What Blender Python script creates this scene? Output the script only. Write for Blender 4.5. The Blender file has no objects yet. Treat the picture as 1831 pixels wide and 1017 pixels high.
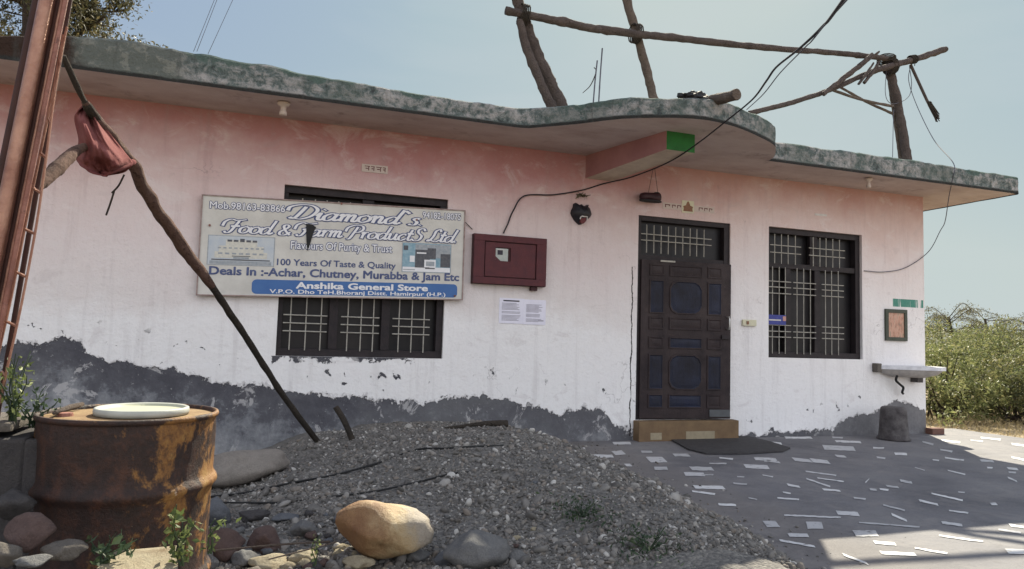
import bpy, bmesh, math, random
import numpy as np
from mathutils import Vector, noise, Matrix
random.seed(7); rng = np.random.default_rng(7)
scene = bpy.context.scene
col = scene.collection
PI = math.pi
# ------------------------------------------------------------------ camera (solved from the photograph)
FPX = 1243.67
PITCH, YAW, ROLL = (math.radians(a) for a in (4.2149, 18.8897, 1.7186))
CAM = Vector((0, -7.38, 1.183))
FW = Vector((math.sin(YAW)*math.cos(PITCH), math.cos(YAW)*math.cos(PITCH), math.sin(PITCH)))
R0 = Vector((math.cos(YAW), -math.sin(YAW), 0)); U0 = R0.cross(FW)
RT = R0*math.cos(ROLL)+U0*math.sin(ROLL); UP = U0*math.cos(ROLL)-R0*math.sin(ROLL)
cd = bpy.data.cameras.new('camera'); cam = bpy.data.objects.new('camera', cd); col.objects.link(cam)
m3 = Matrix((RT, UP, -FW)).transposed()
cam.matrix_world = Matrix.Translation(CAM) @ m3.to_4x4()
cd.sensor_width = 36; cd.lens = FPX/1831*36; cd.clip_start = .05; cd.clip_end = 20000
scene.camera = cam
def ray(px, py): return FW + RT*((px-915.5)/FPX) - UP*((py-508.5)/FPX)
def at(px, py, axis, val):
    d = ray(px, py); return CAM + d*((val-CAM[axis])/d[axis])
def W(px, py, y=0.): return at(px, py, 1, y)      # measured point on a plane parallel to the facade
def G(px, py, z=0.): return at(px, py, 2, z)      # measured point on a level plane
# ------------------------------------------------------------------ tagging
def tag(o, label=None, cat=None, group=None, kind=None):
    if label: o['label'] = label
    if cat: o['category'] = cat
    if group: o['group'] = group
    if kind: o['kind'] = kind
    return o
def thing(name, loc, label, cat, group=None):
    o = bpy.data.objects.new(name, None); col.objects.link(o); o.location = loc
    o.empty_display_size = .1
    return tag(o, label, cat, group)
def wloc(p):
    v = Vector((0, 0, 0))
    while p is not None: v += p.location; p = p.parent
    return v
class MB:
    def __init__(s): s.v = []; s.f = []; s.mi = []
    def add(s, vs, fs, mi=0):
        b = len(s.v); s.v += [tuple(v) for v in vs]; s.f += [tuple(b+i for i in f) for f in fs]; s.mi += [mi]*len(fs); return s
    def box(s, lo, hi, mi=0):
        x0, y0, z0 = lo; x1, y1, z1 = hi
        return s.add([(x0,y0,z0),(x1,y0,z0),(x1,y1,z0),(x0,y1,z0),(x0,y0,z1),(x1,y0,z1),(x1,y1,z1),(x0,y1,z1)],
              [(3,2,1,0),(4,5,6,7),(0,1,5,4),(1,2,6,5),(2,3,7,6),(3,0,4,7)], mi)
    def tube(s, pts, rad, n=8, mi=0, cap=True, wob=0., spiral=None):
        pts = [Vector(p) for p in pts]; k = len(pts)
        rs = rad if hasattr(rad, '__len__') else [rad]*k
        t0 = (pts[1]-pts[0]).normalized()
        a = t0.orthogonal().normalized(); vs = []
        for i, p in enumerate(pts):
            t = (pts[min(i+1, k-1)]-pts[max(i-1, 0)]).normalized()
            a = (a - t*a.dot(t)).normalized(); b = t.cross(a)
            for j in range(n):
                an = 2*PI*j/n; r = rs[i]
                if wob: r *= 1+wob*noise.noise(p*9+Vector((math.cos(an), math.sin(an), 0))*.8)
                if spiral: r *= 1+spiral[0]*math.sin(an+i*spiral[1])**3
                vs.append(p+(a*math.cos(an)+b*math.sin(an))*r)
        fs = [(i*n+j, i*n+(j+1) % n, (i+1)*n+(j+1) % n, (i+1)*n+j) for i in range(k-1) for j in range(n)]
        if cap: fs += [tuple(range(n-1, -1, -1)), tuple((k-1)*n+j for j in range(n))]
        return s.add(vs, fs, mi)
    def lathe(s, prof, c, n=40, mi=0):
        vs = []; fs = []
        for r, z in prof:
            for j in range(n): vs.append((c[0]+r*math.cos(2*PI*j/n), c[1]+r*math.sin(2*PI*j/n), c[2]+z))
        for i in range(len(prof)-1):
            for j in range(n): fs.append((i*n+j, i*n+(j+1) % n, (i+1)*n+(j+1) % n, (i+1)*n+j))
        return s.add(vs, fs, mi)
    def prism(s, poly, d, mi=0, side=None):
        n = len(poly); d = Vector(d); vs = [Vector(p) for p in poly]; vs += [p+d for p in vs]
        s.add(vs, [tuple(range(n)), tuple(range(2*n-1, n-1, -1))], mi)
        s.add(vs, [(i, i+n, (i+1) % n+n, (i+1) % n) for i in range(n)], mi if side is None else side); return s
    def build(s, name, mats, parent=None, smooth=False, bevel=0, tri=False, auto=None, seg=2):
        o0 = wloc(parent)
        me = bpy.data.meshes.new(name); me.from_pydata([tuple(Vector(v)-o0) for v in s.v], [], s.f); 
        if not isinstance(mats, (list, tuple)): mats = [mats]
        for m in mats: me.materials.append(m)
        me.polygons.foreach_set('material_index', s.mi)
        bm = bmesh.new(); bm.from_mesh(me)
        bmesh.ops.recalc_face_normals(bm, faces=bm.faces)
        if tri: bmesh.ops.triangulate(bm, faces=[f for f in bm.faces if len(f.verts) > 4])
        if bevel:
            es = [e for e in bm.edges if len(e.link_faces) == 2 and e.calc_face_angle(0) > .6]
            bmesh.ops.bevel(bm, geom=es, offset=bevel, segments=seg, affect='EDGES', profile=.6)
        bm.to_mesh(me); bm.free()
        if smooth: me.polygons.foreach_set('use_smooth', [True]*len(me.polygons))
        if auto:
            me.polygons.foreach_set('use_smooth', [True]*len(me.polygons))
            me.set_sharp_from_angle(angle=auto)
        o = bpy.data.objects.new(name, me); col.objects.link(o); o.parent = parent
        return o
def raw(name, v, f, mats, parent=None, smooth=False):
    """fast numpy mesh, f is (n,3) or (n,4)"""
    v = np.asarray(v, dtype=np.float32)-np.array(wloc(parent), dtype=np.float32); f = np.asarray(f, dtype=np.int32)
    me = bpy.data.meshes.new(name); k = f.shape[1]
    me.vertices.add(len(v)); me.vertices.foreach_set('co', v.ravel())
    me.loops.add(f.size); me.loops.foreach_set('vertex_index', f.ravel())
    me.polygons.add(len(f)); me.polygons.foreach_set('loop_start', np.arange(0, f.size, k, dtype=np.int32))
    me.polygons.foreach_set('use_smooth', [smooth]*len(f))
    me.update(calc_edges=True); me.validate()
    for m in (mats if isinstance(mats, (list, tuple)) else [mats]): me.materials.append(m)
    o = bpy.data.objects.new(name, me); col.objects.link(o); o.parent = parent; return o
def crom(pts, n=8):
    P = [np.array(p, float) for p in pts]; P = [2*P[0]-P[1]]+P+[2*P[-1]-P[-2]]; out = []
    for i in range(1, len(P)-2):
        for k in range(n):
            t = k/n; a, b, c, d = P[i-1:i+3]
            out.append(.5*((2*b)+(-a+c)*t+(2*a-5*b+4*c-d)*t*t+(-a+3*b-3*c+d)*t**3))
    out.append(P[-2]); return out
# ------------------------------------------------------------------ materials
class NT:
    def __init__(s, name):
        s.m = bpy.data.materials.new(name); s.m.use_nodes = True; s.t = s.m.node_tree
        s.b = s.t.nodes['Principled BSDF']
    def n(s, typ, **kw):
        nd = s.t.nodes.new(typ)
        for k, v in kw.items():
            if k in nd.inputs.keys(): s.set(nd.inputs[k], v)
            else: setattr(nd, k, v)
        return nd
    def set(s, sock, v):
        if isinstance(v, bpy.types.NodeSocket): s.t.links.new(v, sock)
        else:
            if sock.type == 'RGBA' and len(v) == 3: v = (*v, 1)
            sock.default_value = v
    def pos(s): return s.n('ShaderNodeNewGeometry').outputs['Position']
    def obj(s): return s.n('ShaderNodeTexCoord').outputs['Object']
    def noise(s, vec, scale, detail=6, rough=.6, dist=0.):
        return s.n('ShaderNodeTexNoise', Vector=vec, Scale=scale, Detail=detail, Roughness=rough, Distortion=dist).outputs['Fac']
    def ramp(s, fac, stops, interp='LINEAR'):
        r = s.n('ShaderNodeValToRGB'); r.color_ramp.interpolation = interp
        e = r.color_ramp.elements
        while len(e) > 1: e.remove(e[-1])
        for i, (p, c) in enumerate(stops):
            if not hasattr(c, '__len__'): c = (c, c, c)
            x = e[0] if i == 0 else e.new(p)
            x.position = p; x.color = (*c, 1)
        s.set(r.inputs['Fac'], fac); return r.outputs['Color']
    def mix(s, fac, a, b, blend='MIX'):
        x = s.n('ShaderNodeMix', data_type='RGBA', blend_type=blend)
        s.set(x.inputs[0], fac); s.set(x.inputs[6], a); s.set(x.inputs[7], b); return x.outputs[2]
    def math(s, op, a, b=0., c=0., clamp=False):
        x = s.n('ShaderNodeMath', operation=op, use_clamp=clamp)
        s.set(x.inputs[0], a); s.set(x.inputs[1], b); s.set(x.inputs[2], c); return x.outputs[0]
    def sstep(s, v, lo, hi):
        x = s.n('ShaderNodeMapRange', interpolation_type='SMOOTHSTEP')
        s.set(x.inputs[0], v); s.set(x.inputs[1], lo); s.set(x.inputs[2], hi); return x.outputs[0]
    def bump(s, h, dist, strength=1.):
        b = s.n('ShaderNodeBump', Strength=strength, Distance=dist); s.set(b.inputs['Height'], h)
        s.t.links.new(b.outputs[0], s.b.inputs['Normal'])
    def out(s, color, rough=.9, **kw):
        s.set(s.b.inputs['Base Color'], color); s.set(s.b.inputs['Roughness'], rough)
        for k, v in kw.items(): s.set(s.b.inputs[k], v)
        return s.m
def simple(name, c1, c2=None, scale=8., rough=.85, bump=0., lo=.35, hi=.65, metal=0., spec=.3, island=0., detail=6):
    t = NT(name); v = t.obj()
    if c2 is None: c2 = tuple(x*.75 for x in c1)
    f = t.noise(v, scale, detail, .65)
    c = t.ramp(f, [(lo, c1), (hi, c2)])
    if island:
        r = t.n('ShaderNodeNewGeometry').outputs['Random Per Island']
        h = t.n('ShaderNodeHueSaturation', Color=c); t.set(h.inputs['Value'], t.math('MULTIPLY_ADD', r, island, 1-island/2)); c = h.outputs[0]
    if bump: t.bump(t.noise(v, scale*4, 8, .7), bump)
    return t.out(c, rough, **{'Metallic': metal, 'Specular IOR Level': spec})
def grade(zpx):  # world x, z of a boundary seen on the facade
    return [(W(a, b).x, W(a, b).z) for a, b in zpx]
M = {}
# facade plaster: pink wash fading down to white, grey cement plinth with a torn upper edge
t = NT('wall_plaster'); p = t.pos(); sx = t.n('ShaderNodeSeparateXYZ', Vector=p)
X, Y, Z = sx.outputs
n1 = t.noise(p, .9, 5, .6); n2 = t.noise(p, 5, 8, .7); n3 = t.noise(p, 22, 6, .7)
zz = t.math('ADD', Z, t.math('MULTIPLY', t.math('SUBTRACT', n1, .5), 1.0))
zz = t.math('ADD', zz, t.math('MULTIPLY', t.math('SUBTRACT', n2, .5), .35))
pink = t.ramp(t.math('DIVIDE', zz, 4.), [(.0, (.80,.79,.78)), (.31, (.77,.755,.755)), (.37, (.69,.645,.635)), (.5, (.67,.595,.59)), (.62, (.63,.52,.51)), (.72, (.53,.365,.36)), (.79, (.43,.22,.22)), (.9, (.35,.155,.16))])
pale = t.ramp(t.math('DIVIDE', zz, 4.), [(.0, (.80,.79,.79)), (.4, (.77,.74,.735)), (.6, (.67,.585,.57)), (.72, (.59,.45,.42)), (.82, (.48,.29,.26)), (.92, (.42,.215,.195))])
c = t.mix(t.sstep(X, 3.0, 5.6), pink, pale)
c = t.mix(t.math('MULTIPLY', t.sstep(n3, .52, .75), .18), c, (.45,.42,.40))
c = t.mix(t.math('MULTIPLY', t.sstep(n2, .58, .8), .30), c, (.50,.46,.45))
strk = t.noise(t.n('ShaderNodeMapping', Vector=p, Scale=(5, 5, .35)).outputs[0], 1.6, 6, .7)
c = t.mix(t.math('MULTIPLY', t.sstep(strk, .5, .72), .34), c, t.mix(t.sstep(Z, 1.2, 2.6), (.47,.44,.44), (.36,.25,.25)))
blot = t.noise(t.n('ShaderNodeMapping', Vector=p, Scale=(1, 1, 1.6)).outputs[0], 2.4, 9, .72, .6)
c = t.mix(t.math('MULTIPLY', t.sstep(blot, .52, .66), .28), c, (.70,.67,.66)); c = t.mix(t.math('MULTIPLY', t.sstep(blot, .44, .34), .22), c, (.40,.34,.34))
hv_ = t.n('ShaderNodeTexVoronoi', feature='DISTANCE_TO_EDGE', Vector=t.n('ShaderNodeMix', data_type='VECTOR').outputs[1], Scale=1.1)
vm_ = t.n('ShaderNodeVectorMath', operation='ADD'); t.set(vm_.inputs[0], p); t.set(vm_.inputs[1], t.n('ShaderNodeTexNoise', Vector=p, Scale=3., Detail=6.).outputs['Color']); t.set(hv_.inputs['Vector'], vm_.outputs[0])
hair = t.math('MULTIPLY', t.math('LESS_THAN', hv_.outputs['Distance'], .006), t.sstep(t.noise(p, .8, 3), .56, .64)); c = t.mix(t.math('MULTIPLY', hair, .35), c, (.2,.17,.17))
pl = grade([(0,612),(60,617),(115,600),(140,608),(168,642),(260,655),(340,668),(420,690),(470,688),(520,705),(600,712),(700,714),(760,720),(800,712),(870,708),(930,722),(1000,742),(1045,728),(1075,732),(1095,755),(1130,768),(1320,778),(1490,768),(1512,748),(1540,742),(1570,733),(1600,716),(1630,722),(1658,742)])
x0, x1 = -2.4, 8.8
bz = t.ramp(t.math('DIVIDE', t.math('SUBTRACT', X, x0), x1-x0), [((a-x0)/(x1-x0), b/1.2) for a, b in pl])
zb = t.math('MULTIPLY', bz, 1.2)
edge = t.math('ADD', zb, t.math('ADD', t.math('MULTIPLY', t.math('SUBTRACT', n2, .5), .34), t.math('MULTIPLY', t.math('SUBTRACT', n3, .5), .12)))
mask = t.sstep(t.math('SUBTRACT', edge, Z), -.004, .006)
flk = t.math('MULTIPLY', t.sstep(t.noise(p, 7.5, 7, .6, .4), .645, .655), t.sstep(t.math('SUBTRACT', t.math('ADD', zb, .38), Z), 0, .12))
mask = t.math('MAXIMUM', mask, flk)
# strip of bare cement under the first window
wx = t.math('COMPARE', t.math('ADD', X, t.math('MULTIPLY', t.math('SUBTRACT', n1, .5), .5)), .70, .70)
wz = t.math('MULTIPLY', t.sstep(t.math('ADD', Z, t.math('MULTIPLY', t.math('SUBTRACT', n2, .5), .5)), .865, .875), t.math('LESS_THAN', Z, .912))
mask = t.math('MAXIMUM', mask, t.math('MULTIPLY', wz, wx))
rimm = t.sstep(t.math('SUBTRACT', t.math('ADD', edge, t.math('MULTIPLY', t.noise(p, 6, 6, .7), .16)), Z), .055, .07)
c = t.mix(t.math('MULTIPLY', rimm, .6), c, t.ramp(n3, [(.35, (.40,.385,.39)), (.65, (.58,.56,.56))]))
depth = t.math('SUBTRACT', edge, Z)
cem = t.ramp(t.math('ADD', t.math('MULTIPLY', depth, .9), t.math('MULTIPLY', t.math('SUBTRACT', n2, .5), 1.1)), [(0., (.075,.074,.086)), (.22, (.10,.10,.113)), (.38, (.19,.195,.21)), (.65, (.30,.305,.315))])
cem = t.mix(t.math('MULTIPLY', t.sstep(n1, .45, .65), .55), cem, (.17,.17,.175)); cem = t.mix(t.sstep(n3, .6, .68), cem, (.30,.30,.30)); cem = t.mix(t.math('MULTIPLY', t.sstep(t.noise(p, 3.2, 8, .7, .5), .58, .62), .8), cem, (.42,.41,.41))
cem = t.mix(t.math('MULTIPLY', t.sstep(X, 6.4, 7.6), .6), cem, t.ramp(n2, [(.35, (.13,.125,.13)), (.65, (.25,.24,.245))])); cem = t.mix(t.math('MULTIPLY', t.math('SUBTRACT', 1., t.sstep(n1, .35, .6)), t.math('MULTIPLY', t.sstep(X, 1.3, 2.4), .5)), cem, (.2,.2,.205))
c = t.mix(mask, c, cem)
crk = t.math('SUBTRACT', X, t.math('ADD', 4.045, t.math('MULTIPLY', t.math('SUBTRACT', t.noise(p, 3, 6, .7), .5), .09)))
crm = t.math('MULTIPLY', t.math('COMPARE', crk, 0., .007), t.math('MULTIPLY', t.math('COMPARE', Z, 1.05, 1.0), t.sstep(t.noise(p, 2.3, 3), .33, .42)))
c = t.mix(crm, c, (.03,.025,.025))
# green smear at the far right of the facade
gm = t.math('MULTIPLY', t.math('MULTIPLY', t.math('COMPARE', Z, 1.80, .055), t.math('COMPARE', X, 8.38, .28)), t.sstep(strk, .4, .5))
c = t.mix(gm, c, (.08,.24,.19))
h = t.math('ADD', t.math('MULTIPLY', mask, -.6), t.math('ADD', t.math('MULTIPLY', n3, .22), t.math('MULTIPLY', n2, .35)))
t.bump(h, .035, 1.); M['wall'] = t.out(c, .92, **{'Specular IOR Level': .2})
# roof edge: flaking green and white limewash over cement
t = NT('peeling_limewash'); p = t.pos(); X, Y, Z = t.n('ShaderNodeSeparateXYZ', Vector=p).outputs
n1 = t.noise(p, 2.2, 7, .65); n2 = t.noise(p, 9, 8, .75, .3); n3 = t.noise(p, 1., 4)
v3 = t.noise(p, 30, 5, .7)
c = t.ramp(n2, [(.34, (.055,.062,.064)), (.45, (.13,.16,.155)), (.53, (.29,.29,.285)), (.64, (.42,.405,.395))])
g = t.ramp(v3, [(.3, (.065,.10,.09)), (.7, (.125,.175,.155))])
c = t.mix(t.sstep(t.math('ADD', n1, t.math('MULTIPLY', t.math('SUBTRACT', Z, 3.49), 1.7)), .54, .64), c, g)
c = t.mix(t.math('MULTIPLY', t.sstep(n3, .54, .64), .5), c, (.10,.13,.115))
dk = t.sstep(t.math('ADD', X, t.math('MULTIPLY', t.math('SUBTRACT', n1, .5), .9)), -1.55, -1.8)
c = t.mix(t.sstep(X, -.75, -.95), c, t.mix(t.sstep(n2, .5, .6), (.135,.15,.138), (.22,.228,.205)))
c = t.mix(dk, c, (.045,.028,.022))
c = t.mix(t.sstep(t.math('SUBTRACT', t.math('ADD', 3.325, t.math('MULTIPLY', n2, .06)), Z), -.01, .012), c, (.035,.035,.033))  # shadow line painted in along the bottom edge of the fascia
dr_ = t.noise(t.n('ShaderNodeMapping', Vector=p, Scale=(7, 7, .5)).outputs[0], 1.5, 7, .75); c = t.mix(t.math('MULTIPLY', t.sstep(dr_, .54, .68), .5), c, (.07,.072,.07))
t.bump(t.math('ADD', n2, t.math('MULTIPLY', v3, .6)), .045); M['fascia'] = t.out(c, .95, **{'Specular IOR Level': .15})
t = NT('soffit_cement'); p = t.pos()
sg = t.noise(t.n('ShaderNodeMapping', Vector=p, Scale=(.7, 1.3, 1)).outputs[0], 2.2, 7, .7)
c = t.ramp(sg, [(.3, (.37,.285,.265)), (.5, (.45,.365,.345)), (.7, (.52,.44,.42))])
c = t.mix(t.sstep(t.noise(p, 3, 6, .7), .55, .7), c, (.31,.25,.235))
t.bump(sg, .02); M['soffit'] = t.out(c, .95)
t = NT('porch_beam_paint'); p = t.pos()
c = t.ramp(t.noise(p, 4, 6), [(.35, (.36,.18,.18)), (.65, (.29,.14,.145))]); M['beam'] = t.out(c, .9)
M['beam_low'] = simple('beam_underside_paint', (.55,.47,.38), (.42,.34,.28), 5)
M['beam_green'] = simple('beam_end_green_paint', (.022,.15,.032), (.018,.11,.026), 10, .7)
# wood, paint, metal, stone
M['dark_wood'] = simple('dark_painted_wood', (.026,.019,.021), (.014,.011,.013), 14, .6, .004)
def painted(name, c1, c2, scuff):
    t = NT(name); v = t.obj(); a = t.noise(v, 3, 6, .7); g = t.noise(t.n('ShaderNodeMapping', Vector=v, Scale=(9, 9, .8)).outputs[0], 6, 7, .75); b = t.noise(v, 26, 7, .8)
    c = t.ramp(a, [(.35, c1), (.65, c2)]); c = t.mix(t.math('MULTIPLY', t.sstep(g, .5, .7), .5), c, tuple(x*.45 for x in c1)); c = t.mix(t.math('MULTIPLY', t.sstep(b, .60, .70), .6), c, scuff)
    t.bump(t.math('ADD', g, b), .004); return t.out(c, t.ramp(a, [(.3, .45), (.7, .8)]), **{'Specular IOR Level': .3})
M['door_wood'] = painted('brown_door_wood', (.036,.023,.023), (.020,.014,.016), (.10,.07,.06))
M['door_blue'] = painted('blue_door_panel', (.010,.014,.036), (.014,.013,.018), (.035,.04,.06))
M['pane'] = simple('dim_window_pane', (.006,.006,.008), (.022,.019,.020), 1.6, .4, 0, spec=.25)
M['bar'] = simple('cream_grille_paint', (.40,.385,.34), (.28,.26,.23), 20, .6)
M['step'] = simple('tan_step_stone', (.19,.125,.068), (.14,.09,.052), 7, .8, .004)
M['step_pale'] = simple('pale_step_tile', (.33,.28,.19), (.26,.215,.145), 12, .75)
M['maroon'] = simple('maroon_painted_board', (.10,.028,.032), (.075,.024,.03), 10, .7, .003)
M['maroon_edge'] = simple('maroon_board_edge', (.06,.02,.025), (.045,.018,.02), 10, .7)
M['grey_plastic'] = simple('grey_meter_plastic', (.42,.44,.42), (.33,.36,.34), 20, .4)
M['black'] = simple('matt_black', (.012,.012,.013), (.02,.02,.02), 12, .7)
M['mask_black'] = simple('mask_black_paint', (.014,.013,.018), (.02,.019,.024), 14, .45, .002)
M['white_paint'] = simple('white_paint', (.6,.58,.56), (.5,.48,.46), 12, .6)
M['tongue'] = simple('dull_red_paint', (.13,.03,.03), (.1,.02,.025), 12, .6)
M['paper'] = simple('white_paper', (.74,.73,.82), (.68,.67,.77), 6, .9)
M['ink'] = simple('grey_print', (.32,.31,.36), (.36,.35,.4), 10, .9)
M['ink_dark'] = simple('dark_print', (.06,.055,.07), None, 10, .9)
M['sticker_bg'] = simple('cream_sticker', (.55,.47,.42), (.5,.42,.38), 14, .7)
M['sticker_cream'] = simple('pale_sticker_square', (.62,.6,.42), (.55,.52,.4), 14, .7)
M['sticker_brown'] = simple('brown_sticker_print', (.2,.10,.06), (.25,.13,.08), 25, .7)
M['blue_sticker'] = simple('blue_sticker', (.03,.04,.2), (.05,.06,.26), 20, .5)
M['pink_sticker'] = simple('pink_sticker', (.5,.27,.24), None, 20, .5)
M['sign'] = simple('signboard_flex', (.60,.585,.545), (.49,.475,.44), 3.5, .6, .002, spec=.3)
M['sign_frame'] = simple('sign_frame_metal', (.34,.27,.25), (.22,.15,.14), 14, .6)
M['sign_blue'] = simple('sign_blue_print', (.045,.12,.32), (.055,.14,.34), 6, .5)
M['sign_text'] = simple('sign_blue_lettering', (.040,.055,.145), (.115,.14,.245), 22, .6)
M['sign_white'] = simple('sign_white_lettering', (.74,.74,.76), (.68,.68,.7), 12, .6)
M['pic_sky'] = simple('picture_pale_blue', (.42,.47,.53), (.5,.53,.55), 9, .6)
M['pic_cream'] = simple('picture_cream', (.62,.6,.52), (.5,.49,.45), 40, .6)
M['pic_dark'] = simple('picture_dark', (.07,.075,.09), (.11,.11,.12), 40, .6)
M['pic_grey'] = simple('picture_grey', (.25,.28,.31), (.36,.38,.4), 30, .6)
M['pic_teal'] = simple('picture_teal', (.15,.28,.36), (.3,.42,.48), 16, .6)
def wood(name, c1, c2):
    t = NT(name); v = t.obj()
    a = t.noise(v, 6, 7, .7); b = t.noise(v, 45, 5, .7)
    c = t.ramp(a, [(.3, c1), (.7, c2)]); c = t.mix(t.sstep(b, .55, .7), c, tuple(x*.5 for x in c1))
    lg = t.noise(t.n('ShaderNodeMapping', Vector=v, Scale=(1, 1, 1)).outputs[0], 20, 8, .8, 1.2); c = t.mix(t.math('MULTIPLY', t.sstep(lg, .54, .66), .55), c, tuple(x*.35 for x in c1)); t.bump(t.math('ADD', b, lg), .03); return t.out(c, .9, **{'Specular IOR Level': .2})
M['pole'] = wood('weathered_pole_wood', (.075,.06,.056), (.145,.115,.105))
M['pole_pale'] = wood('pale_pole_wood', (.12,.095,.08), (.20,.16,.135))
M['bark_stick'] = wood('dark_stick_wood', (.04,.035,.03), (.075,.06,.048))
M['wrap'] = wood('wrapped_cloth_brown', (.11,.065,.05), (.20,.12,.095))
t = NT('faded_red_cloth'); v = t.obj(); a = t.noise(v, 5, 6, .7); b = t.noise(v, 120, 3)
c = t.ramp(a, [(.35, (.12,.034,.034)), (.65, (.21,.085,.08))]); t.bump(b, .003)
M['cloth'] = t.out(c, .97, **{'Specular IOR Level': .1})
t = NT('rusty_steel'); v = t.obj(); a = t.noise(v, 7, 8, .7); b = t.noise(v, 60, 6, .7)
c = t.ramp(a, [(.3, (.115,.040,.028)), (.5, (.20,.075,.052)), (.7, (.30,.135,.10))]); c = t.mix(t.sstep(b, .55, .7), c, (.10,.035,.025))
t.bump(b, .004); M['rust'] = t.out(c, .5, **{'Specular IOR Level': .5})
M['rust_dark'] = simple('dark_rusty_steel', (.055,.022,.017), (.035,.015,.012), 12, .7, .003)
t = NT('pale_rusty_steel'); v = t.obj(); a = t.noise(v, 9, 8, .7); b = t.noise(v, 60, 6, .7)
c = t.ramp(a, [(.3, (.20,.085,.06)), (.7, (.42,.24,.17))]); t.bump(b, .004); M['rust_pale'] = t.out(c, .38, **{'Specular IOR Level': .6, 'Metallic': .55})
t = NT('rusted_drum_steel'); v = t.obj(); mp = t.n('ShaderNodeMapping', Vector=v, Scale=(1, 1, .75)).outputs[0]
a = t.noise(mp, 5.5, 9, .7, .3); b = t.noise(mp, 18, 8, .75); d = t.noise(v, 70, 4, .7)
c = t.ramp(b, [(.32, (.010,.005,.004)), (.5, (.024,.010,.007)), (.65, (.055,.02,.010))])
c = t.mix(t.sstep(t.math('ADD', a, t.math('MULTIPLY', t.n('ShaderNodeSeparateXYZ', Vector=v).outputs[0], .34)), .53, .60), c, t.ramp(b, [(.35, (.06,.024,.009)), (.5, (.19,.085,.02)), (.65, (.26,.15,.045))]))
c = t.mix(t.math('MULTIPLY', t.sstep(t.noise(v, 11, 7, .8), .66, .68), .8), c, (.36,.27,.2))
t.bump(t.math('ADD', b, t.math('MULTIPLY', d, .4)), .008); M['drum'] = t.out(c, .62, **{'Specular IOR Level': .4})
M['drum_top'] = simple('rusty_tan_drum_top', (.25,.17,.085), (.15,.085,.04), 9, .8, .006)
M['lid'] = simple('cream_plastic_lid', (.42,.42,.31), (.36,.365,.27), 5, .5, .001)
M['lid_rim'] = simple('grey_lid_rim', (.38,.39,.35), (.32,.33,.30), 12, .5, .001)
M['cable'] = simple('black_cable', (.022,.019,.024), None, 10, .6)
M['cable_grey'] = simple('grey_wire', (.10,.10,.13), None, 10, .6)
M['rubber'] = simple('dark_rubber_mat', (.04,.038,.04), (.06,.057,.058), 18, .85, .006)
M['bucket'] = simple('black_cement_bucket', (.045,.038,.040), (.12,.11,.108), 8, .8, .015)
M['marble'] = simple('dirty_white_marble', (.74,.74,.77), (.50,.50,.53), 5, .45, .002)
M['marble_low'] = simple('grey_basin_underside', (.52,.49,.47), (.33,.31,.30), 6, .8, .006)  # underside toned greyer than the slab above it
M['brick'] = simple('dull_red_brick', (.18,.09,.07), (.13,.075,.06), 22, .9, .006)
M['green_frame'] = simple('dark_green_frame', (.045,.055,.04), (.07,.075,.06), 15, .6)
M['shoe'] = simple('worn_maroon_leather', (.045,.016,.02), (.03,.014,.017), 14, .55, .003)
def stone(name, c1, c2, c3=None, sc=6.):
    t = NT(name); v = t.obj(); a = t.noise(v, sc, 8, .65, .4); b = t.noise(v, sc*9, 7, .75)
    st = [(.32, c1), (.52, c2), (.72, c3 or c1)]
    c = t.ramp(a, st); c = t.mix(t.math('MULTIPLY', t.sstep(b, .52, .75), .35), c, tuple(x*.45 for x in c1))
    e_ = t.noise(v, sc*28, 5, .7); c = t.mix(t.math('MULTIPLY', t.sstep(e_, .5, .68), .35), c, tuple(min(1, x*1.7) for x in c2)); t.bump(t.math('ADD', a, t.math('ADD', t.math('MULTIPLY', b, .45), t.math('MULTIPLY', e_, .2))), .02); return t.out(c, .88, **{'Specular IOR Level': .3})
t = NT('ochre_boulder_stone'); v = t.obj(); a = t.noise(v, 9, 8, .65, .4); b = t.noise(v, 60, 7, .75)
gx_ = t.math('ADD', t.n('ShaderNodeSeparateXYZ', Vector=v).outputs[0], t.math('MULTIPLY', t.math('SUBTRACT', a, .5), .35))
c = t.mix(t.sstep(gx_, -.16, .10), t.ramp(a, [(.3, (.15,.07,.03)), (.7, (.26,.145,.06))]), t.ramp(a, [(.3, (.30,.21,.10)), (.7, (.40,.31,.18))]))
c = t.mix(t.math('MULTIPLY', t.sstep(gx_, .03, .16), .75), c, (.22,.20,.18)); c = t.mix(t.math('MULTIPLY', t.sstep(b, .52, .75), .4), c, (.10,.06,.03))
t.bump(t.math('ADD', a, t.math('MULTIPLY', b, .35)), .02); M['ochre'] = t.out(c, .7)
M['grey_stone'] = stone('grey_river_stone', (.085,.085,.09), (.14,.138,.135))
M['blue_stone'] = stone('blue_grey_stone', (.07,.076,.09), (.115,.12,.13))
M['red_stone'] = stone('red_brown_stone', (.065,.042,.038), (.105,.07,.062))
M['brown_stone'] = stone('brown_grey_stone', (.085,.075,.065), (.13,.115,.10))
M['tan_stone'] = stone('tan_grey_stone', (.17,.15,.13), (.23,.205,.18))
M['pale_stone'] = stone('pale_buff_stone', (.24,.195,.13), (.31,.27,.19), (.17,.125,.075), 8)
M['dark_stone'] = stone('dark_grey_stone', (.035,.033,.035), (.06,.055,.055))  # plain dark grey tone shared by the low wall and loose stones
t = NT('gravel_pebbles'); r = t.n('ShaderNodeNewGeometry').outputs['Random Per Island']
c = t.ramp(r, [(0, (.055,.051,.047)), (.3, (.115,.107,.099)), (.6, (.185,.172,.157)), (.78, (.18,.145,.115)), (.88, (.29,.275,.255)), (.95, (.42,.40,.37)), (1, (.58,.56,.52))])
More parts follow.
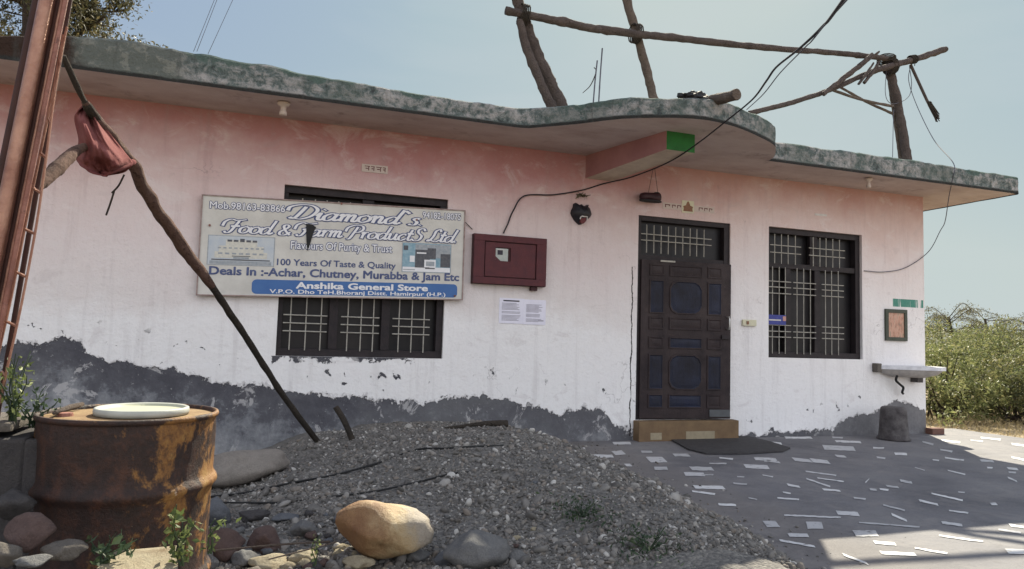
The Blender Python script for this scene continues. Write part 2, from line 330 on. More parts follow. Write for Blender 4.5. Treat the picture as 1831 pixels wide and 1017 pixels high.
c = t.mix(.35, c, t.ramp(t.noise(t.pos(), 30, 5, .7), [(.3, (.06,.058,.056)), (.7, (.24,.225,.205))])); M['pebble'] = t.out(c, .85, **{'Specular IOR Level': .3})
t = NT('gravel_bed'); p = t.pos(); a = t.noise(p, 3, 6, .7); vo = t.n('ShaderNodeTexVoronoi', Vector=p, Scale=55.)
c = t.ramp(a, [(.35, (.095,.09,.085)), (.65, (.155,.145,.132))]); c = t.mix(.5, c, t.ramp(vo.outputs['Color'], [(.1, (.06,.057,.055)), (.6, (.14,.13,.12)), (.95, (.26,.245,.22))]))
t.bump(vo.outputs['Distance'], -.012); M['bed'] = t.out(c, .95)
t = NT('terrace_cement'); p = t.pos(); a = t.noise(p, .8, 6, .65); b = t.noise(p, 9, 8, .75); d = t.noise(p, 60, 4, .7)
c = t.ramp(a, [(.3, (.09,.089,.099)), (.5, (.15,.147,.157)), (.7, (.20,.194,.196))])
c = t.mix(t.math('MULTIPLY', t.sstep(b, .5, .72), .45), c, (.085,.08,.08)); c = t.mix(t.math('MULTIPLY', t.sstep(d, .5, .7), .3), c, (.26,.25,.24))
dist = t.math('SUBTRACT', t.n('ShaderNodeSeparateXYZ', Vector=p).outputs[0], 3.2)
c = t.mix(t.math('MULTIPLY', t.sstep(t.math('ADD', dist, t.math('MULTIPLY', a, -.8)), .3, -.4), .45), c, (.135,.118,.105))
sp_ = t.noise(p, 28, 6, .8); c = t.mix(t.math('MULTIPLY', t.sstep(sp_, .60, .68), .7), c, (.06,.058,.06)); mo_ = t.noise(p, 2.6, 8, .75, .5); c = t.mix(t.math('MULTIPLY', t.sstep(mo_, .5, .62), .4), c, (.225,.21,.205))
t.bump(t.math('ADD', b, t.math('MULTIPLY', d, .5)), .008); M['terrace'] = t.out(c, .8, **{'Specular IOR Level': .3})
t = NT('white_marble_chip'); p = t.pos(); r = t.n('ShaderNodeNewGeometry').outputs['Random Per Island']; a = t.noise(p, 14, 8, .75)
c = t.ramp(r, [(0, (.36,.36,.37)), (.4, (.48,.48,.49)), (1, (.62,.62,.62))]); c = t.mix(t.sstep(a, .53, .66), c, (.17,.165,.17)); M['chip'] = t.out(c, .65)
t = NT('dry_earth'); p = t.pos(); a = t.noise(p, .5, 7, .7); b = t.noise(p, 12, 8, .75)
c = t.ramp(a, [(.3, (.24,.18,.11)), (.6, (.30,.235,.14)), (.75, (.16,.155,.07))]); c = t.mix(t.math('MULTIPLY', t.sstep(b, .5, .7), .5), c, (.14,.11,.07))
t.bump(b, .03); M['earth'] = t.out(c, .95)
M['hill'] = simple('wooded_hill', (.06,.075,.05), (.09,.09,.06), .01, .95)
def leaf(name, stops, trans=.45, rough=.55):
    t = NT(name); r = t.n('ShaderNodeNewGeometry').outputs['Random Per Island']
    c = t.ramp(r, stops); a = t.noise(t.pos(), 1.3, 3)
    c = t.mix(t.math('MULTIPLY', t.sstep(a, .4, .65), .35), c, tuple(x*.6 for x in stops[0][1]))
    t.out(c, rough, **{'Specular IOR Level': .3})
    tr = t.n('ShaderNodeBsdfTranslucent'); t.set(tr.inputs['Color'], c)
    ms = t.n('ShaderNodeMixShader'); ms.inputs[0].default_value = trans
    t.t.links.new(t.b.outputs[0], ms.inputs[1]); t.t.links.new(tr.outputs[0], ms.inputs[2])
    t.t.links.new(ms.outputs[0], t.t.nodes['Material Output'].inputs['Surface']); return t.m
M['leaf_bush'] = leaf('bush_leaves', [(0, (.09,.11,.042)), (.4, (.17,.195,.075)), (.75, (.27,.285,.115)), (1, (.37,.35,.17))], .38)
M['leaf_dark'] = leaf('dark_bush_leaves', [(0, (.06,.07,.028)), (.5, (.12,.125,.05)), (1, (.21,.19,.08))])
M['leaf_pine'] = leaf('sparse_tree_leaves', [(0, (.045,.045,.022)), (.5, (.08,.078,.035)), (1, (.15,.12,.055))], .35)
M['leaf_acacia'] = leaf('feathery_leaves', [(0, (.09,.09,.05)), (.6, (.15,.14,.075)), (1, (.22,.2,.12))], .4)
M['leaf_weed'] = leaf('weed_leaves', [(0, (.05,.075,.025)), (.5, (.12,.155,.05)), (1, (.24,.27,.10))], .35)
M['leaf_tuft'] = leaf('heap_weed_leaves', [(0, (.03,.055,.03)), (.6, (.055,.085,.045)), (1, (.08,.11,.05))], .3)
M['leaf_dry'] = leaf('dry_grass', [(0, (.22,.17,.09)), (.5, (.32,.26,.14)), (1, (.40,.33,.19))], .35)
M['trunk'] = wood('tree_bark', (.045,.035,.03), (.085,.065,.055))
# ------------------------------------------------------------------ ground, terrace
def sheet(name, x0, x1, y0, y1, z, m, nx=1, ny=1, parent=None, amp=0.):
    mb = MB(); xs = np.linspace(x0, x1, nx+1); ys = np.linspace(y0, y1, ny+1)
    vs = [(x, y, z+(amp*noise.noise(Vector((x*.7, y*.7, 0))) if amp else 0)) for y in ys for x in xs]
    fs = [(j*(nx+1)+i, j*(nx+1)+i+1, (j+1)*(nx+1)+i+1, (j+1)*(nx+1)+i) for j in range(ny) for i in range(nx)]
    return mb.add(vs, fs).build(name, m, parent)
tag(sheet('ground', -4000, 4000, -1500, 6000, -.06, M['earth']), kind='structure')
mb = MB(); ter = [(2.3, 0), (8.7, 0), (8.75, .5), (9.7, .4), (9.75, -.4), (9.9, -1.5), (10.4, -7), (2.3, -7)]
mb.prism([(x, y, -.08) for x, y in ter], (0, 0, .08))
terrace = tag(mb.build('terrace', M['terrace'], tri=True), kind='structure')
chips = [(210,115,285,115,10),(45,140,105,138,12),(120,165,215,166,12),(205,154,262,151,16),(322,149,368,149,8),(445,162,518,162,11),(340,180,428,180,22),(255,201,288,201,10),(372,214,428,214,13),(590,194,660,195,5),(630,172,685,177,6),(510,214,612,216,15),(490,236,575,238,14),(560,240,608,239,5),(725,205,830,210,16),(765,176,860,180,12),(800,183,872,190,9),(915,178,1000,186,14),(985,182,1070,190,16),(800,240,843,247,4),(700,247,730,248,4),(685,272,740,277,6),(525,287,655,290,13),(523,304,615,316,7),(745,330,780,337,5),(625,355,698,359,9),(858,330,945,337,6),(895,278,950,287,9),(880,307,912,313,5),(970,226,1092,242,5),(972,254,1068,286,6),(1016,252,1122,266,4),(1035,297,1110,303,8),(885,398,1110,408,6),(800,433,870,433,25),(972,438,1040,438,28),(1088,388,1185,394,16),(1155,470,1260,470,24),(900,477,985,478,14),(865,497,1010,522,9),(1180,427,1420,445,6),(1275,358,1362,380,6),(1308,395,1370,420,10),(1235,505,1330,512,13),(1260,546,1410,553,13),(1400,527,1530,549,7),(1112,552,1220,590,11),(1495,478,1670,502,7),(1505,427,1590,438,11),(1730,455,1820,468,7),(1770,437,1870,452,11),(1755,540,1900,543,20),(1415,340,1495,357,10),(1465,312,1590,340,6),(1535,380,1612,390,6),(1695,354,1728,354,10),(1570,307,1598,309,4),(1340,262,1392,270,10),(1285,284,1340,288,8),(1222,296,1252,299,8),(1262,295,1298,300,7),(1160,330,1208,335,6),(1320,157,1372,158,9),(1235,133,1280,134,6),(1035,131,1168,137,18),(885,93,998,93,8),(1075,92,1118,94,6),(1085,107,1192,111,8),(805,110,878,118,11),(1085,165,1132,168,9),(1250,170,1285,175,7),(1430,110,1475,120,6),(1500,140,1550,148,7),(1518,172,1595,182,6),(1470,180,1497,183,5),(1505,104,1580,112,7),(1620,103,1670,108,6),(1660,93,1740,101,7),(1780,118,1840,126,8),(1780,170,1840,182,8),(1655,183,1715,186,9),(1685,211,1708,212,6),(1762,213,1810,217,9),(1770,229,1800,231,6),(1765,250,1805,265,8),(1205,270,1222,255,5),(1400,210,1440,222,4),(1530,222,1600,238,5),(1850,300,1940,310,8),(1870,380,1960,400,8),(1900,460,2000,470,10)]
mb = MB()
for i, (a, b, c2, d, th) in enumerate(chips):
    sk = min(.3*(c2-a), 1.1*th)*random.uniform(.3, 1)
    q = [(a, b-th/2), (c2-sk, d-th/2), (c2, d+th/2), (a+sk, b+th/2)] if th > 7 else [(a, b-th/2), (c2, d-th/2), (c2-2, d+th/2), (a+2, b+th/2)]
    pts = []
    for e in range(4):
        (ua, va), (ub, vb) = q[e], q[(e+1) % 4]; ns = max(1, int(math.hypot(ub-ua, vb-va)/14))
        for k in range(ns):
            f_ = k/ns; jt = 0 if ns == 1 else 1.1
            pts.append(G(1000+(ua+(ub-ua)*f_+random.uniform(-jt, jt))/2.203, 740+(va+(vb-va)*f_+random.uniform(-jt, jt)*.8)/2.203, .004))
    mb.add(pts, [tuple(range(len(pts)))])
inlay = mb.build('marble_inlay', M['chip'], terrace)
# ------------------------------------------------------------------ the shop
shop = thing('shop_building', (4, 0, 0), 'pink and white washed single-storey shop with flat concrete roof, barred windows and round porch canopy', 'building')
XL, XR, YB, ZS = -6.0, 8.68, 7.5, 3.33
W1 = (.047, 1.757, .913, 2.653); W2 = (6.02, 7.56, 1.005, 2.70); DR = (4.116, 5.43, .235, 2.685)
mb = MB()
xs = sorted({XL, XR, W1[0], W1[1], W2[0], W2[1], DR[0], DR[1]}); zs = sorted({-.1, ZS+.02, W1[2], W1[3], W2[2], W2[3], DR[2], DR[3]})
def inside(x, z): return any(o[0] < x < o[1] and o[2] < z < o[3] for o in (W1, W2, DR))
for i in range(len(xs)-1):
    for j in range(len(zs)-1):
        if not inside((xs[i]+xs[i+1])/2, (zs[j]+zs[j+1])/2):
            a, b, c2, d = xs[i], xs[i+1], zs[j], zs[j+1]
            mb.add([(a,0,c2),(b,0,c2),(b,0,d),(a,0,d)], [(0,1,2,3)])
for o in (W1, W2, DR):
    a, b, c2, d = o; y = .23
    mb.add([(a,0,c2),(b,0,c2),(b,0,d),(a,0,d),(a,y,c2),(b,y,c2),(b,y,d),(a,y,d)], [(0,1,5,4),(1,2,6,5),(2,3,7,6),(3,0,4,7)])
mb.add([(XR,0,-.1),(XR,YB,-.1),(XR,YB,ZS+.02),(XR,0,ZS+.02),(XL,0,-.1),(XL,YB,-.1),(XL,YB,ZS+.02),(XL,0,ZS+.02)], [(0,1,2,3),(4,5,6,7),(1,5,6,2)])
me = mb.build('wall', M['wall'], shop)
# flat roof with its porch bulge
cb = [(2.40,-.78),(2.76,-1.09),(3.11,-1.44),(3.47,-1.64),(3.76,-1.73),(4.07,-1.72),(4.45,-1.60),(4.966,-1.344),(5.16,-1.16),(5.33,-.93),(5.40,-.75)]
front = [(x, -.75) for x in np.arange(-6, 2.3, .06)]+[tuple(q) for q in crom(cb, 9)]+[(x, -.75) for x in np.arange(5.47, 9.46, .06)]+[(9.52, -.76), (9.56, -.72)]
front += [(9.56, -.72+.12*i) for i in range(1, 70)]
ztop = [(-6,3.55),(-2.2,3.52),(-1.74,3.60),(-1.24,3.635),(-.86,3.605),(-.25,3.59),(.65,3.545),(1.53,3.52),(2.4,3.525),(3.5,3.515),(4.3,3.545),(5.6,3.56),(7.7,3.575),(9.6,3.55)]
ring = []
for i, (x, y) in enumerate(front):
    zt = np.interp(x, *zip(*ztop))
    n_ = noise.noise(Vector((x*3, y*3, 0)))*.018+noise.noise(Vector((x*11, y*11, 5)))*.012
    dy = noise.noise(Vector((x*4, y*4, 9)))*.014
    ring.append((x, y, zt+n_, dy))
back = [(9.36, 7.9), (-6, 7.9)]
n = len(ring); mb = MB(); L = []
for k, (zf, off) in enumerate([(0, 0), (.3, .006), (.62, .0), (.92, .004), (1, .025)]):
    row = []
    for (x, y, zt, dy) in ring:
        z = ZS+.005+(zt-ZS)*zf if zf else ZS-.012+.25*dy
        row.append((x, y+dy*(.4+zf*.6)+off, z))
    L.append(row)
vs = [v for r_ in L for v in r_]
mb.add(vs, [(k*n+i, k*n+i+1, (k+1)*n+i+1, (k+1)*n+i) for k in range(4) for i in range(n-1)], 0)
# underside as strips from the fascia back to the rear of the slab, top likewise
for row, mi, zb_ in ((L[0], 1, ZS), (L[4], 0, 3.5)):
    idx = [i for i, q in enumerate(ring) if q[0] < 9.5]
    rr = [row[i] for i in idx]
    # inner line just behind the wall face keeps faces well shaped
    mid = [(min(q[0], 9.5), -.70, zb_ if mi else q[2]) for q in rr]
    m_ = len(rr)
    mb.add(rr+mid, [(i, i+1, m_+i+1, m_+i) for i in range(m_-1)], mi)
    mb.add([(-6,-.70,zb_),(9.56,-.70,zb_),(9.56,7.6,zb_),(-6,7.6,zb_)], [(0,1,2,3)], mi)
roof = mb.build('roof', [M['fascia'], M['soffit']], shop)
# porch beam under the canopy
mb = MB(); bx0, bx1, by = 3.40, 3.73, -1.27
bp = [(bx0, .0), (bx1+.02, .0), (4.05, by), (3.715, by)]
vs = [(x, y, 3.06) for x, y in bp]+[(x, y, ZS+.004) for x, y in bp]
for i in (2, 3): vs[i] = (vs[i][0], vs[i][1], 3.13)
mb.add(vs, [(0,3,7,4),(1,2,6,5)], 0); mb.add(vs, [(0,1,2,3)], 1); mb.add(vs, [(3,2,6,7)], 2)
mb.build('porch_beam', [M['beam'], M['beam_low'], M['beam_green']], shop)
# windows
def bars(vx, hz, xr, zr, y, r=.0062):
    mb = MB()
    for x in vx: mb.tube([(x, y, zr[0]), (x, y, zr[1])], r, 6)
    for z in hz: mb.tube([(xr[0], y-.012, z), (xr[1], y-.012, z)], r, 6)
    return mb
def window(o, cols, label, transom, y0=.04):
    a, b, c2, d = o; mb = MB(); fw = .075
    mb.box((a, y0, c2), (b, y0+.09, c2+fw)); mb.box((a, y0, d-fw), (b, y0+.09, d))
    mb.box((a, y0, c2+fw), (a+fw*.6, y0+.09, d-fw)); mb.box((b-fw, y0, c2+fw), (b, y0+.09, d-fw))
    win = mb.build('window', M['dark_wood'], shop, bevel=.004)
    tag(win, label)
    mb = MB(); zt = transom
    mb.box((a+fw*.6+.002, y0+.012, zt-.035), (b-fw-.002, y0+.075, zt+.035))
    for x in cols: mb.box((x-.045, y0+.015, c2+fw+.002), (x+.045, y0+.07, zt-.037))
    xm = (a+b)/2
    mb.box((xm-.06, y0+.015, zt+.037), (xm+.06, y0+.07, d-fw-.002))
    mb.build('mullion', M['dark_wood'], win, bevel=.004)
    mb = MB().box((a+.002, y0+.10, c2+.002), (b-.002, y0+.13, d-.002)); mb.build('pane', M['pane'], win)
    return win
def zw(px, py): return W(px, py).z
def xw(px, py): return W(px, py).x
w1 = window(W1, [xw(596,590), xw(690,590)], 'wide dark window of three barred casements', 2.16)
for vx in ((519,547,574), (622,646,668), (714,737,759)):
    X_ = [xw(v, 580) for v in vx]
    bars(X_, [zw(640,567), zw(640,581), zw(640,595)], (X_[0]-.07, X_[-1]+.06), (W1[2]+.06, 2.12), .03).build('grille', M['bar'], w1)
for vx in ((541,564,585,606,627), (682,702,722,742,761)):
    X_ = [xw(v, 365) for v in vx]
    bars(X_, [2.33, 2.27], (X_[0]-.05, X_[-1]+.05), (2.19, 2.53), .03).build('grille', M['bar'], w1)
w2 = window(W2, [xw(1414,540), xw(1467,540)], 'narrower dark window with barred fanlight', zw(1455,478))
for vx in ((1384,1396,1407), (1428,1440,1452), (1479,1490,1502)):
    X_ = [xw(v, 540) for v in vx]
    bars(X_, [zw(1440,z) for z in (506,516,527,583,594,604)], (X_[0]-.07, X_[-1]+.08), (W2[2]+.05, zw(1440,480)), .03).build('grille', M['bar'], w2)
for vx in ((1388,1400,1412,1425), (1457,1469,1480,1492,1504)):
    X_ = [xw(v, 445) for v in vx]
    bars(X_, [zw(1440,z) for z in (442,455)], (X_[0]-.08, X_[-1]+.08), (zw(1440,474), zw(1440,422)), .03).build('grille', M['bar'], w2)
# doorway
a, b, c2, d = DR
mb = MB(); ztr = 2.19
mb.box((a, .0+.02, c2), (a+.05, .13, d)); mb.box((b-.08, .02, c2), (b, .13, d)); mb.box((a+.05, .02, d-.06), (b-.08, .13, d)); mb.box((a+.05, .025, ztr-.04), (b-.08, .12, ztr+.02))
mb.build('door_frame', M['dark_wood'], shop, bevel=.004)
mb = MB().box((a+.052, .10, ztr+.022), (b-.082, .115, d-.062)); tr = mb.build('fanlight', M['pane'], shop)
X_ = [xw(v, 425) for v in (1147,1160,1173,1186,1199,1212,1225,1238,1250,1263)]
bars(X_, [zw(1200,421), zw(1200,432)], (X_[0]-.05, X_[-1]+.1), (ztr+.05, d-.10), .05).build('grille', M['bar'], tr)
hx, hw, slope = a+.045, 1.20, .085
def dpt(u, z, out=0.): return Vector((hx+u*hw, -.012-u*hw*slope-out, z))
z0d, z1d = .25, 2.15
mb = MB(); th = .045
vs = [dpt(0, z0d), dpt(1, z0d), dpt(1, z1d), dpt(0, z1d)]; vs += [v+Vector((0, th, 0)) for v in vs]
mb.add(vs, [(0,1,2,3),(7,6,5,4),(0,4,5,1),(1,5,6,2),(2,6,7,3),(3,7,4,0)])
door = tag(mb.build('door', M['door_wood'], shop, bevel=.004), 'dark panelled door standing slightly ajar')
H = z1d-z0d
def raised(u0, u1, f0, f1, m, cut=0.):
    zt_, zb_ = z1d-f0*H, z1d-f1*H
    def outline(ins, out):
        U0_, U1_ = u0+ins/hw, u1-ins/hw; A, B = zb_+ins, zt_-ins; cu = cut/hw; cz = cut
        if not cut: return [dpt(U0_, A, out), dpt(U1_, A, out), dpt(U1_, B, out), dpt(U0_, B, out)]
        return [dpt(U0_+cu, A, out), dpt(U1_-cu, A, out), dpt(U1_-cu*.35, A+cz*.35, out), dpt(U1_, A+cz, out), dpt(U1_, B-cz, out), dpt(U1_-cu*.35, B-cz*.35, out), dpt(U1_-cu, B, out), dpt(U0_+cu, B, out), dpt(U0_+cu*.35, B-cz*.35, out), dpt(U0_, B-cz, out), dpt(U0_, A+cz, out), dpt(U0_+cu*.35, A+cz*.35, out)]
    rings = [outline(0, -.003), outline(.003, .010), outline(.016, .010), outline(.026, .002), outline(.06, .007)]
    k = len(rings[0]); mb = MB(); vs = [v for r_ in rings for v in r_]
    mb.add(vs, [(q*k+i, q*k+(i+1) % k, (q+1)*k+(i+1) % k, (q+1)*k+i) for q in range(2) for i in range(k)], 1)
    mb.add(vs, [(q*k+i, q*k+(i+1) % k, (q+1)*k+(i+1) % k, (q+1)*k+i) for q in range(2, 4) for i in range(k)]+[tuple(4*k+i for i in range(k))], 0)
    mb.build('panel', [m, M['door_wood']], door)
for r_, (f0, f1) in enumerate([(.025,.10), (.125,.34), (.36,.44), (.485,.56), (.595,.82), (.845,.935)]):
    for c_, (u0, u1) in enumerate([(.085,.25), (.305,.675), (.73,.895)]):
        blue = r_ in (1, 4) or (r_, c_) in ((3, 1), (5, 1), (5, 0)) 
        raised(u0, u1, f0, f1, M['door_blue'] if blue else M['door_wood'], .09 if r_ in (1, 4) and c_ == 1 else 0)
mb = MB(); zh = zw(1298,578); pu = .955
mb.tube([dpt(pu, zh+.075, -.01), dpt(pu, zh+.075, .045), dpt(pu, zh+.04, .055), dpt(pu, zh-.04, .055), dpt(pu, zh-.075, .045), dpt(pu, zh-.075, -.01)], .009, 8)
mb.build('handle', simple('worn_steel', (.6,.6,.58), None, 20, .35, metal=.6), door, smooth=True)
mb = MB(); q = [dpt(.89, zh-.2, .001), dpt(.985, zh-.2, .001), dpt(.985, zh-.15, .001), dpt(.89, zh-.15, .001)]; mb.prism(q, (0, -.02, 0)); mb.build('latch', M['dark_wood'], door, bevel=.003)
mb = MB(); q = [dpt(.76, .275, .002), dpt(.99, .275, .002), dpt(.99, .36, .002), dpt(.76, .36, .002)]; mb.prism(q, (0, -.012, 0)); mb.build('kick_plate', simple('grey_kick_plate', (.10,.105,.11), None, 9, .6), door, bevel=.002)
mb = MB(); q = [dpt(.2, z1d-.02, .001), dpt(.36, z1d-.02, .001), dpt(.36, z1d+.0, .001), dpt(.2, z1d+.0, .001)]; mb.prism(q, (0, -.014, 0)); mb.build('tower_bolt', M['bar'], door)
mb = MB().box((4.09, -.14, -.02), (5.47, .06, .232)); st = mb.build('doorstep', M['step'], shop, bevel=.008)
for (x0_, x1_, a0, a1) in ((4.24, 4.39, .02, .10), (4.72, 5.12, .01, .11)):
    MB().box((x0_, -.143, a0), (x1_, -.138, a1)).build('tile', M['step_pale'], st)
# bulb holders on the soffit
for px, py, s in ((507, 188, 1.), (1553, 322, .8)):
    g = G(px, py, ZS-.03)
    mb = MB().lathe([(0,0),(.055*s,0),(.06*s,-.012),(.05*s,-.03),(.028*s,-.034),(.026*s,-.075),(.034*s,-.09),(.036*s,-.12),(0,-.122)], (g.x, g.y, ZS-.006), 20)
    mb.build('bulb_holder', M['sticker_bg'], shop, smooth=True)
# ------------------------------------------------------------------ signboard
SW, SH = 2.63, .965
sgn = thing('signboard', W(352, 526, -.055), 'weathered white shop signboard with blue script lettering and blue address band, covering a window', 'signboard')
C0 = W(353, 526, -.055); ANG = math.radians(1.6)
def S(u, v, out=0.):      # u right 0..1, v down 0..1
    x = u*SW; z = (1-v)*SH
    return Vector((C0.x+x*math.cos(ANG)-z*math.sin(ANG)*.15, C0.y-out, C0.z+x*math.sin(ANG)+z))
mb = MB(); mb.prism([S(0,1), S(1,1), S(1,0), S(0,0)], (0, .02, 0)); panel = mb.build('panel', M['sign'], sgn)
mb = MB(); e = .012
for q in ([(0,-e),(1,-e),(1,0),(0,0)], [(0,1),(1,1),(1,1+e),(0,1+e)], [(-.005,-e),(0,-e),(0,1+e),(-.005,1+e)], [(1,-e),(1.005,-e),(1.005,1+e),(1,1+e)]):
    mb.prism([S(u, v, .010) for u, v in q], (0, .035, 0))
mb.build('frame', M['sign_frame'], sgn)
def flat(name, poly, m, out, parent=panel):
    mb = MB(); mb.add([S(u, v, out) for u, v in poly], [tuple(range(len(poly)))]); return mb.build(name, m, parent, tri=True)
TX = {}
def text_geo(s, bold=0.):
    cu = bpy.data.curves.new('t', 'FONT'); cu.body = s; cu.offset = bold; cu.resolution_u = 3
    o = bpy.data.objects.new('t', cu); col.objects.link(o); bpy.context.view_layer.update()
    me = bpy.data.meshes.new_from_object(o.evaluated_get(bpy.context.evaluated_depsgraph_get()))
    v = np.array([q.co[:2] for q in me.vertices]); f = [tuple(p.vertices) for p in me.polygons]
    bpy.data.objects.remove(o); bpy.data.curves.remove(cu); bpy.data.meshes.remove(me); return v, f
def text(name, s, u0, u1, vcap, vbase, m, out, mapf, parent, bold=.02, ref=None):
    v, f = text_geo(s, 0.); lo, hi = v.min(0), v.max(0); cap = .69; mb = MB()
    offs = [(0, 0)]+[(bold*math.cos(k_*PI/4), bold*math.sin(k_*PI/4)) for k_ in range(8)] if bold else [(0, 0)]
    for k_, (ox, oy) in enumerate(offs):
        X_ = u0+(v[:, 0]+ox-lo[0])/(hi[0]-lo[0])*(u1-u0); V_ = vbase-(v[:, 1]+oy)/cap*(vbase-vcap)
        mb.add([mapf(a_, b_, out+.00012*k_) for a_, b_ in zip(X_, V_)], f)
    return mb.build(name, m, parent)
def hollow(s, u0, u1, vc, vb):
    text('lettering', s, u0, u1, vc, vb, M['sign_text'], .002, S, panel, .075, s)
    text('lettering', s, u0, u1, vc, vb, M['sign_white'], .0045, S, panel, .012, s)
hollow('Mob.98163-83866', .025, .29, .035+.02, .125)
hollow('94182-18075', .825, .985, .035, .105)
hollow('Flavours Of Purity & Trust', .318, .705, .425, .505)
text('lettering', '100 Years Of Taste & Quality', .271, .722, .615, .68, M['sign_text'], .002, S, panel, .022)
text('lettering', 'Deals In :-Achar, Chutney, Murabba & Jam Etc', .036, .985, .715, .795, M['sign_text'], .002, S, panel, .034)
ban = []; 
for cx_, cy_, a0 in ((.98-.018, .835+.045, 0), (.185+.018, .835+.045, 90), (.185+.018, .985-.045, 180), (.98-.018, .985-.045, 270)):
    for k in range(7):
        an = math.radians(a0+15*k); ban.append((cx_+.018*math.cos(an), cy_-.045*math.sin(an)))
band = flat('blue_band', ban, M['sign_blue'], .002, panel)
text('lettering', 'Anshika General Store', .345, .855, .855, .918, M['sign_white'], .0045, S, panel, .036)
text('lettering', 'V.P.O. Dho TeH.Bhoranj Distt. Hamirpur (H.P.)', .25, .93, .934, .974, M['sign_white'], .0045, S, panel, .02)
GL = {
'a': ([[(.78,.85),(.45,1.),(.06,.6),(.12,.1),(.42,.0),(.74,.4),(.82,.95)],[(.84,1.),(.76,.4),(.88,.02),(1.15,.28)]], 1.05),
'o': ([[(.5,1),(.1,.72),(.1,.22),(.45,0),(.82,.3),(.82,.75),(.5,1.),(.8,.82),(1.05,.9)]], .98),
'd': ([[(.78,.85),(.45,1.),(.06,.6),(.12,.1),(.42,.0),(.74,.4),(.84,.95)],[(.98,2.05),(.84,1.),(.78,.3),(.9,.0),(1.18,.28)]], 1.1),
'i': ([[(0,.55),(.2,1),(.18,.3),(.34,0),(.6,.28)],[(.3,1.42),(.36,1.5)]], .52),
'm': ([[(0,.75),(.16,1),(.2,.6),(.2,0)],[(.2,.55),(.46,1),(.62,.82),(.6,0)],[(.6,.55),(.88,1),(1.04,.82),(1.02,.2),(1.16,0),(1.4,.28)]], 1.35),
'n': ([[(0,.75),(.16,1),(.2,.6),(.2,0)],[(.2,.55),(.48,1),(.66,.82),(.64,.2),(.78,0),(1.02,.28)]], .98),
'r': ([[(0,.75),(.16,1),(.2,.6),(.2,0)],[(.2,.5),(.4,.95),(.7,.92)]], .72),
'u': ([[(0,.7),(.12,1),(.12,.3),(.35,0),(.65,.35),(.74,1)],[(.74,1),(.72,.25),(.88,0),(1.1,.28)]], 1.),
'c': ([[(.75,.8),(.45,1),(.08,.55),(.2,.05),(.5,0),(.85,.3)]], .82),
't': ([[(.36,1.7),(.27,.8),(.26,.2),(.45,0),(.7,.28)],[(0,1.08),(.65,1.08)]], .62),
's': ([[(.6,.85),(.4,1),(.2,.8),(.5,.45),(.45,.05),(.15,0),(.0,.15)]], .75),
'&': ([[(1.05,.45),(.6,0),(.15,.05),(.1,.5),(.5,.9),(.68,1.3),(.42,1.55),(.2,1.3),(.5,.7),(1.1,0)]], 1.2),
'D': ([[(.62,1.75),(.5,1.),(.3,.15),(.0,.08),(.1,.25)],[(-.45,1.1),(-.4,1.65),(.25,2.0),(1.0,1.92),(1.5,1.35),(1.32,.5),(.75,.03),(.25,.08)]], 1.65),
'F': ([[(.78,1.75),(.62,1.),(.42,.15),(.1,-.05),(-.12,.2)],[(-.5,.95),(-.45,1.6),(0,1.98),(.6,1.8),(1.35,2.0)],[(.25,.95),(1.05,1.02)]], 1.15),
'P': ([[(.58,1.75),(.46,1.),(.25,-.05),(-.02,-.2)],[(-.45,.95),(-.35,1.6),(.25,2),(.95,1.92),(1.2,1.42),(.9,.95),(.45,.88)]], 1.22),
'S': ([[(1.1,1.6),(.8,2.),(.4,1.8),(.45,1.3),(.92,.8),(.82,.15),(.35,0),(.0,.3)]], 1.15),
'L': ([[(1.05,1.6),(.85,2.),(.5,1.7),(.45,.9),(.25,.2),(0,.05),(.1,.28),(.5,.1),(.9,0),(1.25,.3)]], 1.15),
'`': ([[(.02,1.95),(.4,1.6)]], .75), '.': ([[(.05,.02),(.1,.1)]], .35), ' ': ([], .6)}
def script_word(s, u0, u1, vcap, vbase):
    strokes = []; x = 0.
    for ch in s:
        st_, adv = GL[ch]
        for q in st_: strokes.append([(x+a_+.28*b_, b_) for a_, b_ in q])
        x += adv
    allx = [a_ for q in strokes for a_, _ in q]; lo, hi = min(allx), max(allx)
    for extra, m, out in ((.24, M['sign_text'], .002), (0., M['sign_white'], .006)):
        mb = MB()
        for si, q in enumerate(strokes):
            P_ = crom(q, 7) if len(q) > 2 else [np.array(q[0]), np.array(q[-1])]
            P_ = [np.array(p_) for p_ in P_]; k = len(P_); vs = []
            if extra:   # round out the ends of the outline
                d0 = P_[0]-P_[1]; d1 = P_[-1]-P_[-2]
                P_[0] = P_[0]+d0/np.linalg.norm(d0)*.09; P_[-1] = P_[-1]+d1/np.linalg.norm(d1)*.09
            for i, p_ in enumerate(P_):
                tg = P_[min(i+1, k-1)]-P_[max(i-1, 0)]; tg = tg/(np.linalg.norm(tg)+1e-9)
                wd = .10+.17*abs(tg[1])**1.5+extra
                if len(q) == 2: wd = .26+extra
                nr = np.array((-tg[1], tg[0]))*wd/2
                for sgn_ in (1, -1):
                    a_, b_ = p_+nr*sgn_
                    vs.append(S(u0+(a_-lo)/(hi-lo)*(u1-u0), vbase-b_/2.*(vbase-vcap), out+.00012*si+.00003*i))
            mb.add(vs, [(2*i, 2*i+1, 2*i+3, 2*i+2) for i in range(k-1)])
        mb.build('lettering', m, panel)
script_word('Diamond`s.', .30, .815, .035, .19)
script_word('Food & Farm ProductS Ltd.', .072, .975, .225, .365)
pf = flat('picture', [(.025,.395),(.26,.395),(.26,.70),(.025,.70)], M['pic_grey'], .002)
flat('picture', [(.028,.403),(.257,.403),(.257,.692),(.028,.692)], M['pic_sky'], .003)
mb = MB(); md = MB(); mg = MB()
def rq(B, u0, u1, v0, v1, out): B.add([S(u0, v1, out), S(u1, v1, out), S(u1, v0, out), S(u0, v0, out)], [(0,1,2,3)])
